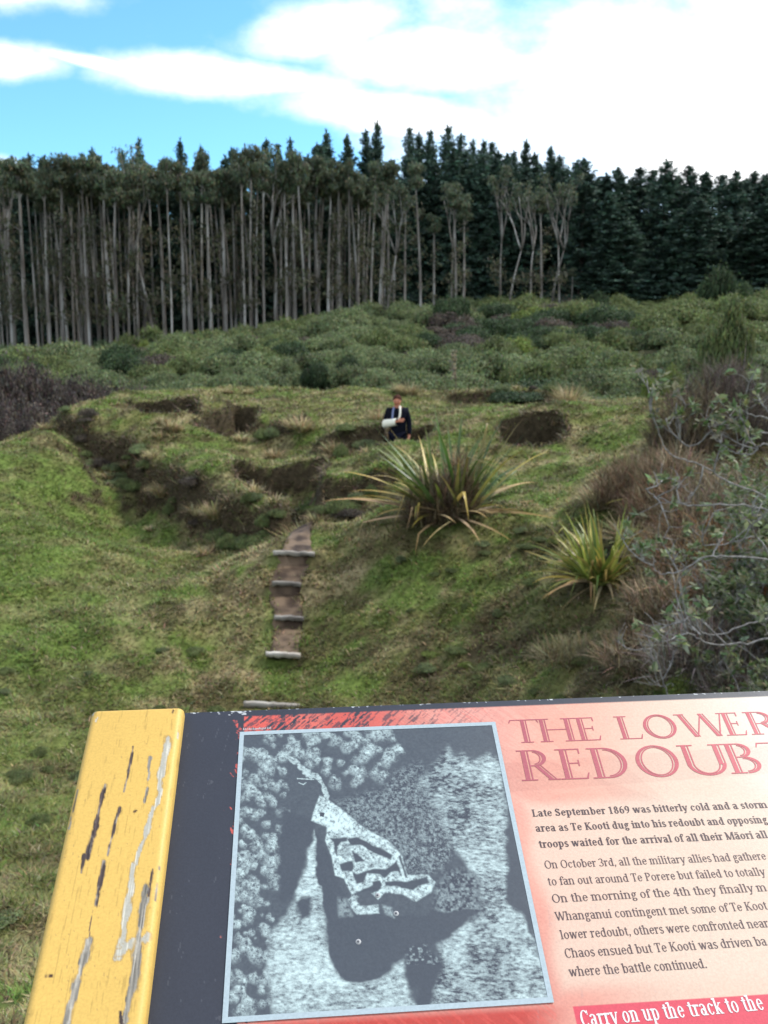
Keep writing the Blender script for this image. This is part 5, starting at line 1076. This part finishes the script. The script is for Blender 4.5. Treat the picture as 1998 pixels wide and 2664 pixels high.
# ---------------------------------------------------------------- grey lichen-covered shrub at right
def gnarled(x, y, seed, h, lean, label, nb=7, leaf=1.0, digit=()):
    r = np.random.default_rng(seed); z = Hs(x, y); root = empty('grey_branched_shrub', (x, y, z)); tag(root, label, 'shrub'); gt = Geo(); P = []; Nn = []
    def grow(p, d, L, rad, depth):
        k = max(4, int(L / .09)); q = [np.array(p, float)]; d = np.array(d, float); d /= np.linalg.norm(d); curl = r.normal(size=3) * .10
        for i in range(k):
            d = d + curl + r.normal(size=3) * .16 + np.array([0, 0, .03]); d /= np.linalg.norm(d); q.append(q[-1] + d * L / k)
            if r.random() < .12: curl = r.normal(size=3) * .14
        gt.tube(q, np.linspace(rad, rad * .45, k + 1), (1, 1, 1), 6)
        if depth > 0:
            for j in range(int(r.integers(4, 7))):
                i = int(r.integers(k // 3, k + 1)); e = r.normal(size=3); e[2] = abs(e[2]) * .6; grow(q[i], d * .7 + e * .75, L * r.uniform(.4, .65), rad * r.uniform(.45, .6), depth - 1)
        else:
            for i in (k, k - 1, k // 2):
                if r.random() < .34 * leaf: P.append(q[i]); Nn.append(d)
    for b in range(nb):
        a = r.uniform(-.9, .9); grow((r.normal() * .1, r.normal() * .1, -.1), np.array(lean) + np.array([r.normal() * .45, math.sin(a) * .6, r.uniform(.1, .9)]), h * r.uniform(.5, .85), .010, 3)
    for pts, Y in digit:                                                     # long bare limbs reaching out over the brush
        w = np.array([at(px, py, yy) for (px, py), yy in zip(pts, np.broadcast_to(Y, (len(pts),)))]) - np.array([x, y, z])
        w = np.concatenate([np.array([[0, 0, .05]]), w])
        tt_ = np.linspace(0, len(w) - 1, len(w) * 5); ww = np.stack([np.interp(tt_, np.arange(len(w)), w[:, c]) for c in range(3)], 1)
        ker = np.array([.25, .5, .25]); 
        for _ in range(3): ww[1:-1] = .25 * ww[:-2] + .5 * ww[1:-1] + .25 * ww[2:]
        ww += r.normal(size=ww.shape) * .004; gt.tube(ww, np.linspace(.0075, .0035, len(ww)), (1, 1, 1), 6)
        for j in range(4): i = int(r.integers(len(ww) // 4, len(ww))); grow(ww[min(i, len(ww) - 1)], r.normal(size=3) * .6 + np.array([-.2, 0, .5]), .28, .006, 1)
    put('branches', gt, M_twig, root, smooth=True, local=True)
    g = Geo(); P = np.array(P); Nn = np.array(Nn); m = len(P); k = 7; PP = np.repeat(P, k, 0); D = np.repeat(Nn, k, 0) + rng.normal(size=(m * k, 3)) * .8; D /= np.linalg.norm(D, axis=1)[:, None]
    PP = PP + D * .035; up = rng.normal(size=(m * k, 3)) * .6 + np.array([0, 0, 1.]); N = up - D * (up * D).sum(1)[:, None]
    c = np.array([(.16, .19, .085), (.21, .235, .125), (.12, .155, .06), (.28, .29, .18)])[rng.integers(0, 4, m * k)]
    g.cards(PP, N, rng.uniform(.032, .055, m * k), vary(c, m * k, .25), 1.8); put('leaves', g, M_leaf, root, local=True)
D1 = [([(2060, 1130), (1960, 1125), (1900, 1115), (1850, 1118), (1825, 1150), (1795, 1165), (1770, 1150), (1758, 1110), (1760, 1050)], 6.6), ([(2050, 1180), (1985, 1150), (1960, 1180), (1925, 1185), (1880, 1160), (1850, 1130)], 6.4), ([(2060, 1095), (1970, 1085), (1925, 1065), (1905, 1050)], 6.5)]
D2 = [([(2040, 1330), (1900, 1310), (1800, 1316), (1740, 1305), (1700, 1290), (1680, 1272)], 6.4), ([(2030, 1300), (1900, 1260), (1830, 1210), (1760, 1190), (1730, 1170), (1700, 1080)], 6.7), ([(2040, 1450), (1880, 1448), (1826, 1448), (1780, 1485), (1730, 1495), (1705, 1490), (1700, 1450)], 6.2), ([(1990, 1385), (1900, 1415), (1830, 1420)], 6.0)]
D3 = [([(2030, 1600), (1940, 1625), (1860, 1655), (1800, 1640), (1780, 1610)], 5.8), ([(2030, 1650), (1950, 1675), (1850, 1680), (1800, 1650), (1770, 1640)], 5.6), ([(1745, 1830), (1720, 1760), (1705, 1700), (1690, 1660), (1670, 1640)], 7.0)]
gnarled(3.35, 7.2, 5, 1.0, (-.75, .1, .55), 'grey lichen covered shrub with sparse pale leaves reaching in from the right edge', 6, .8, D1)
gnarled(3.75, 8.3, 31, 1.75, (-.35, .1, .9), 'taller grey twiggy shrub with pale leaves rising at the upper right edge', 9, .85)
gnarled(3.2, 6.6, 9, .75, (-.8, 0, .15), 'tangle of bare curling grey branches in the lower right', 5, .35, D2)
gnarled(3.0, 6.4, 15, .6, (-.75, -.1, -.05), 'lowest sprawling grey twigs just above the panel at right', 4, .3, D3)

# ---------------------------------------------------------------- person with an arm in a sling
def skinned(name, verts, edges, rad, mat, parent, colf, sub=2, root_i=0):
    me = bpy.data.meshes.new(name); me.from_pydata([tuple(v) for v in verts], edges, [])
    o = bpy.data.objects.new(name, me); sc.collection.objects.link(o)
    o.modifiers.new('skin', 'SKIN'); sv = me.skin_vertices[0].data
    for i, r_ in enumerate(rad): sv[i].radius = (r_, r_) if np.isscalar(r_) else r_; sv[i].use_root = (i == root_i)
    s = o.modifiers.new('sub', 'SUBSURF'); s.levels = s.render_levels = sub
    dg = bpy.context.evaluated_depsgraph_get(); m2 = bpy.data.meshes.new_from_object(o.evaluated_get(dg)); o.modifiers.clear(); o.data = m2; m2.name = name
    n = len(m2.vertices); V = np.empty(n * 3, np.float32); m2.vertices.foreach_get('co', V); V = V.reshape(-1, 3)
    for c_ in list(m2.color_attributes): m2.color_attributes.remove(c_)
    a = m2.color_attributes.new('Col', 'FLOAT_COLOR', 'POINT'); a.data.foreach_set('color', np.concatenate([colf(V), np.ones((n, 1))], 1).astype(np.float32).ravel())
    m2.polygons.foreach_set('use_smooth', np.ones(len(m2.polygons), bool)); m2.materials.clear(); m2.materials.append(mat); o.parent = parent; return o
pp = at(1034, 1025, 20.4); PX, PY = pp[0], 20.4; PZ = pp[2] - 1.74
person = empty('person', (PX, PY, PZ)); person.rotation_euler = (0, 0, R(-8))
tag(person, 'person standing in the trench wearing a dark jacket, one arm held in a white sling', 'person')
SK = lin(196, 128, 100); F = -1.0   # the person faces -Y
V = []; E_ = []; RD = []
def ch(pts, start=None):
    """chain of joints (x, y, z, radius); returns the indices"""
    ids = []; prev = start
    for (x, y, z, r_) in pts:
        V.append((x, y, z)); RD.append(r_); ids.append(len(V) - 1)
        if prev is not None: E_.append((prev, ids[-1]))
        prev = ids[-1]
    return ids
sp_ = ch([(0, 0, .93, .135), (0, .0, 1.05, .13), (0, .01, 1.22, .14), (0, .01, 1.38, .125), (0, .0, 1.46, .06), (0, -.015, 1.50, .056), (0, -.035, 1.555, .077), (0, -.025, 1.62, .091), (0, -.012, 1.672, .068)])
ch([(0, -.113, 1.57, .016)], sp_[7])                                       # nose
for s in (-1, 1):
    ch([(s * .087, -.01, 1.585, .014)], sp_[7])                             # ear
    ch([(s * .095, 0, .90, .09), (s * .11, -.01, .50, .062), (s * .115, .01, .10, .042), (s * .12, -.10, .045, .036), (s * .125, -.16, .03, .025)], sp_[0])
def hand(wrist, d, n, up, curl):
    """palm, four unequal fingers and a thumb from the side of the palm"""
    w = np.array(V[wrist]); d = np.array(d, float); d /= np.linalg.norm(d); up = np.array(up, float); up -= d * (up @ d); up /= np.linalg.norm(up); nn = np.cross(d, up)
    palm = ch([(*(w + d * .05), .026)], wrist)[0]
    for k, L in enumerate((.070, .080, .075, .060)):
        o = up * (.030 - .020 * k); c = np.array(V[palm]) + d * .02 + o; b = curl
        ch([(*c, .010), (*(c + d * L * .45 - nn * L * b * .2), .0088), (*(c + d * L * .78 - nn * L * b * .55), .008), (*(c + d * L * .92 - nn * L * b * .9), .0068)], palm)
    c = w + d * .03 + up * .028; ch([(*c, .011), (*(c + up * .028 + d * .02), .0095), (*(c + up * .040 + d * .048 - nn * .01), .008)], palm)
RA = ch([(-.19, 0, 1.39, .058), (-.235, .0, 1.22, .048), (-.235, -.03, 1.09, .042), (-.14, -.17, 1.115, .036), (-.02, -.225, 1.15, .029), (.035, -.225, 1.165, .026)], sp_[3])
hand(RA[-1], (.97, -.1, .2), None, (0, .0, 1), .6)
LA = ch([(.19, 0, 1.39, .058), (.25, .02, 1.12, .046), (.265, -.02, .90, .034), (.262, -.035, .83, .028)], sp_[3])
hand(LA[-1], (-.02, -.1, -1), None, (-.3, -1, 0), .5)
body = skinned('body', V, E_, RD, M_skin, person, lambda v: np.where((v[:, 2:] > 1.57) & (v[:, 1:2] > .03), lin(60, 40, 34), SK) * np.ones((len(v), 3)), 2)
def tubeset(name, chains, mat, col, sub=2):
    vs, es, rs = [], [], []; idx = {}
    for c in chains:
        pv = None
        for q in c:
            key = tuple(np.round(q[:3], 4))
            if key not in idx: idx[key] = len(vs); vs.append(q[:3]); rs.append(q[3])
            if pv is not None and (pv, idx[key]) not in es: es.append((pv, idx[key]))
            pv = idx[key]
    return skinned(name, vs, es, rs, mat, person, lambda v: np.tile(col, (len(v), 1)) * (.85 + .3 * fbm(v[:, 0] * 30, v[:, 2] * 30, 3, 2))[:, None], sub)
NAVY = lin(20, 21, 31); c0 = (0, .01, 1.30, (.19, .15))
tubeset('jacket', [[(0, 0, .80, (.205, .15)), (0, 0, 1.0, (.20, .155)), c0, (0, .01, 1.41, (.15, .11)), (0, .01, 1.475, (.085, .08))],
                   [c0, (-.20, 0, 1.385, .078), (-.25, .0, 1.20, .068), (-.245, -.03, 1.08, .06), (-.14, -.165, 1.11, .05)], [c0, (.20, 0, 1.385, .078), (.258, .02, 1.12, .066), (.27, -.02, .90, .052), (.268, -.03, .855, .046)]], M_cloth, NAVY)
tubeset('trousers', [[(0, 0, .94, (.165, .13)), (-.10, 0, .84, .105), (-.112, -.01, .50, .08), (-.117, .01, .10, .062), (-.118, .01, .05, .06)], [(0, 0, .94, (.165, .13)), (.10, 0, .84, .105), (.112, -.01, .50, .08), (.117, .01, .10, .062), (.118, .01, .05, .06)]], M_cloth, lin(24, 25, 38))
for s in (-1, 1): tubeset('shoe', [[(s * .118, .04, .05, .05), (s * .12, -.06, .045, .05), (s * .125, -.17, .035, .042)]], M_cloth, lin(50, 44, 40))
# hair: a cap over the skull, open at the face
g = Geo(); th, ph = np.meshgrid(np.linspace(0, 2 * math.pi, 25)[:-1], np.linspace(0, 1, 12)); 
fr = np.clip(-np.sin(th), 0, 1); lat = math.pi / 2 - ph * (1.05 + .75 * (1 - fr) ** .7)
rr = 1 + .05 * (fbm(th * 3, ph * 9, 4, 2) - .5)
P = np.stack([.100 * rr * np.cos(th) * np.cos(lat), .112 * rr * np.sin(th) * np.cos(lat) - .016, 1.620 + .108 * rr * np.sin(lat)], -1)
i = np.arange(11)[:, None] * 24; j = np.arange(24)[None]; j2 = (j + 1) % 24
g.add(P.reshape(-1, 3), np.stack([i + j, i + 24 + j, i + 24 + j2, i + j2], -1).reshape(-1, 4), vary(lin(70, 44, 36), 288, .25)); put('hair', g, M_cloth, person, smooth=True, local=True)
for s in (-1, 1):
    g = Geo(); g.tube([(s * .033, -.112, 1.597), (s * .033, -.120, 1.597)], [.012, .009], lin(30, 24, 22), 8); put('eye', g, M_skin, person, local=True)
g = Geo(); g.tube([(-.025, -.110, 1.527), (0, -.116, 1.524), (.025, -.110, 1.527)], [.005, .008, .005], lin(140, 74, 66), 6); put('mouth', g, M_skin, person, local=True)
# sling: a cloth cradle under the forearm and straps up to the neck
WHT = lin(236, 230, 212); g = Geo(); A0, A1 = np.array([-.275, -.04, 1.09]), np.array([.02, -.235, 1.15]); rows = []
fwd = A1 - A0; fwd /= np.linalg.norm(fwd); out = np.cross(fwd, [0, 0, 1.0]); out /= np.linalg.norm(out)
if out[1] > 0: out = -out
for a in np.linspace(0, 1, 9):
    c = A0 + (A1 - A0) * a; r0 = .085 - .02 * a; row = []
    for b_ in np.linspace(-115, 115, 13): row.append(c + out * r0 * math.cos(R(b_)) * 1.0 + np.array([0, 0, r0 * 1.15 * math.sin(R(b_)) + (.012 if b_ > 100 else 0)]))
    rows.append(row)
P = np.array(rows); i = np.arange(8)[:, None] * 13; j = np.arange(12)[None]
g.add(P.reshape(-1, 3), np.stack([i + j, i + 13 + j, i + 14 + j, i + j + 1], -1).reshape(-1, 4), WHT)
g.add((P * 1 - out * .004).reshape(-1, 3), np.stack([i + j, i + j + 1, i + 14 + j, i + 13 + j], -1).reshape(-1, 4), WHT); put('sling', g, M_cloth, person, smooth=True, local=True)
def strap(pts, w, col, nm):
    g = Geo(); p = np.array(pts, float); sd = np.array([1, 0, .1]); v = np.stack([p - sd * w / 2, p - sd * w / 2 + [0, -.006, 0], p + sd * w / 2 + [0, -.006, 0], p + sd * w / 2], 1); n = len(p); i = np.arange(n - 1)[:, None] * 4; j = np.arange(4)[None]; j2 = (j + 1) % 4
    g.add(v.reshape(-1, 3), [np.stack([i + j, i + j2, i + 4 + j2, i + 4 + j], -1).reshape(-1, 4)], col); put(nm, g, M_cloth, person, local=True)
strap([(.055, -.235, 1.17), (.075, -.195, 1.27), (.085, -.172, 1.36), (.075, -.125, 1.44), (.06, -.06, 1.49)], .042, WHT, 'sling_strap')
strap([(-.09, -.175, 1.17), (-.085, -.172, 1.28), (-.078, -.155, 1.38), (-.06, -.10, 1.46)], .045, lin(120, 126, 158), 'scarf')
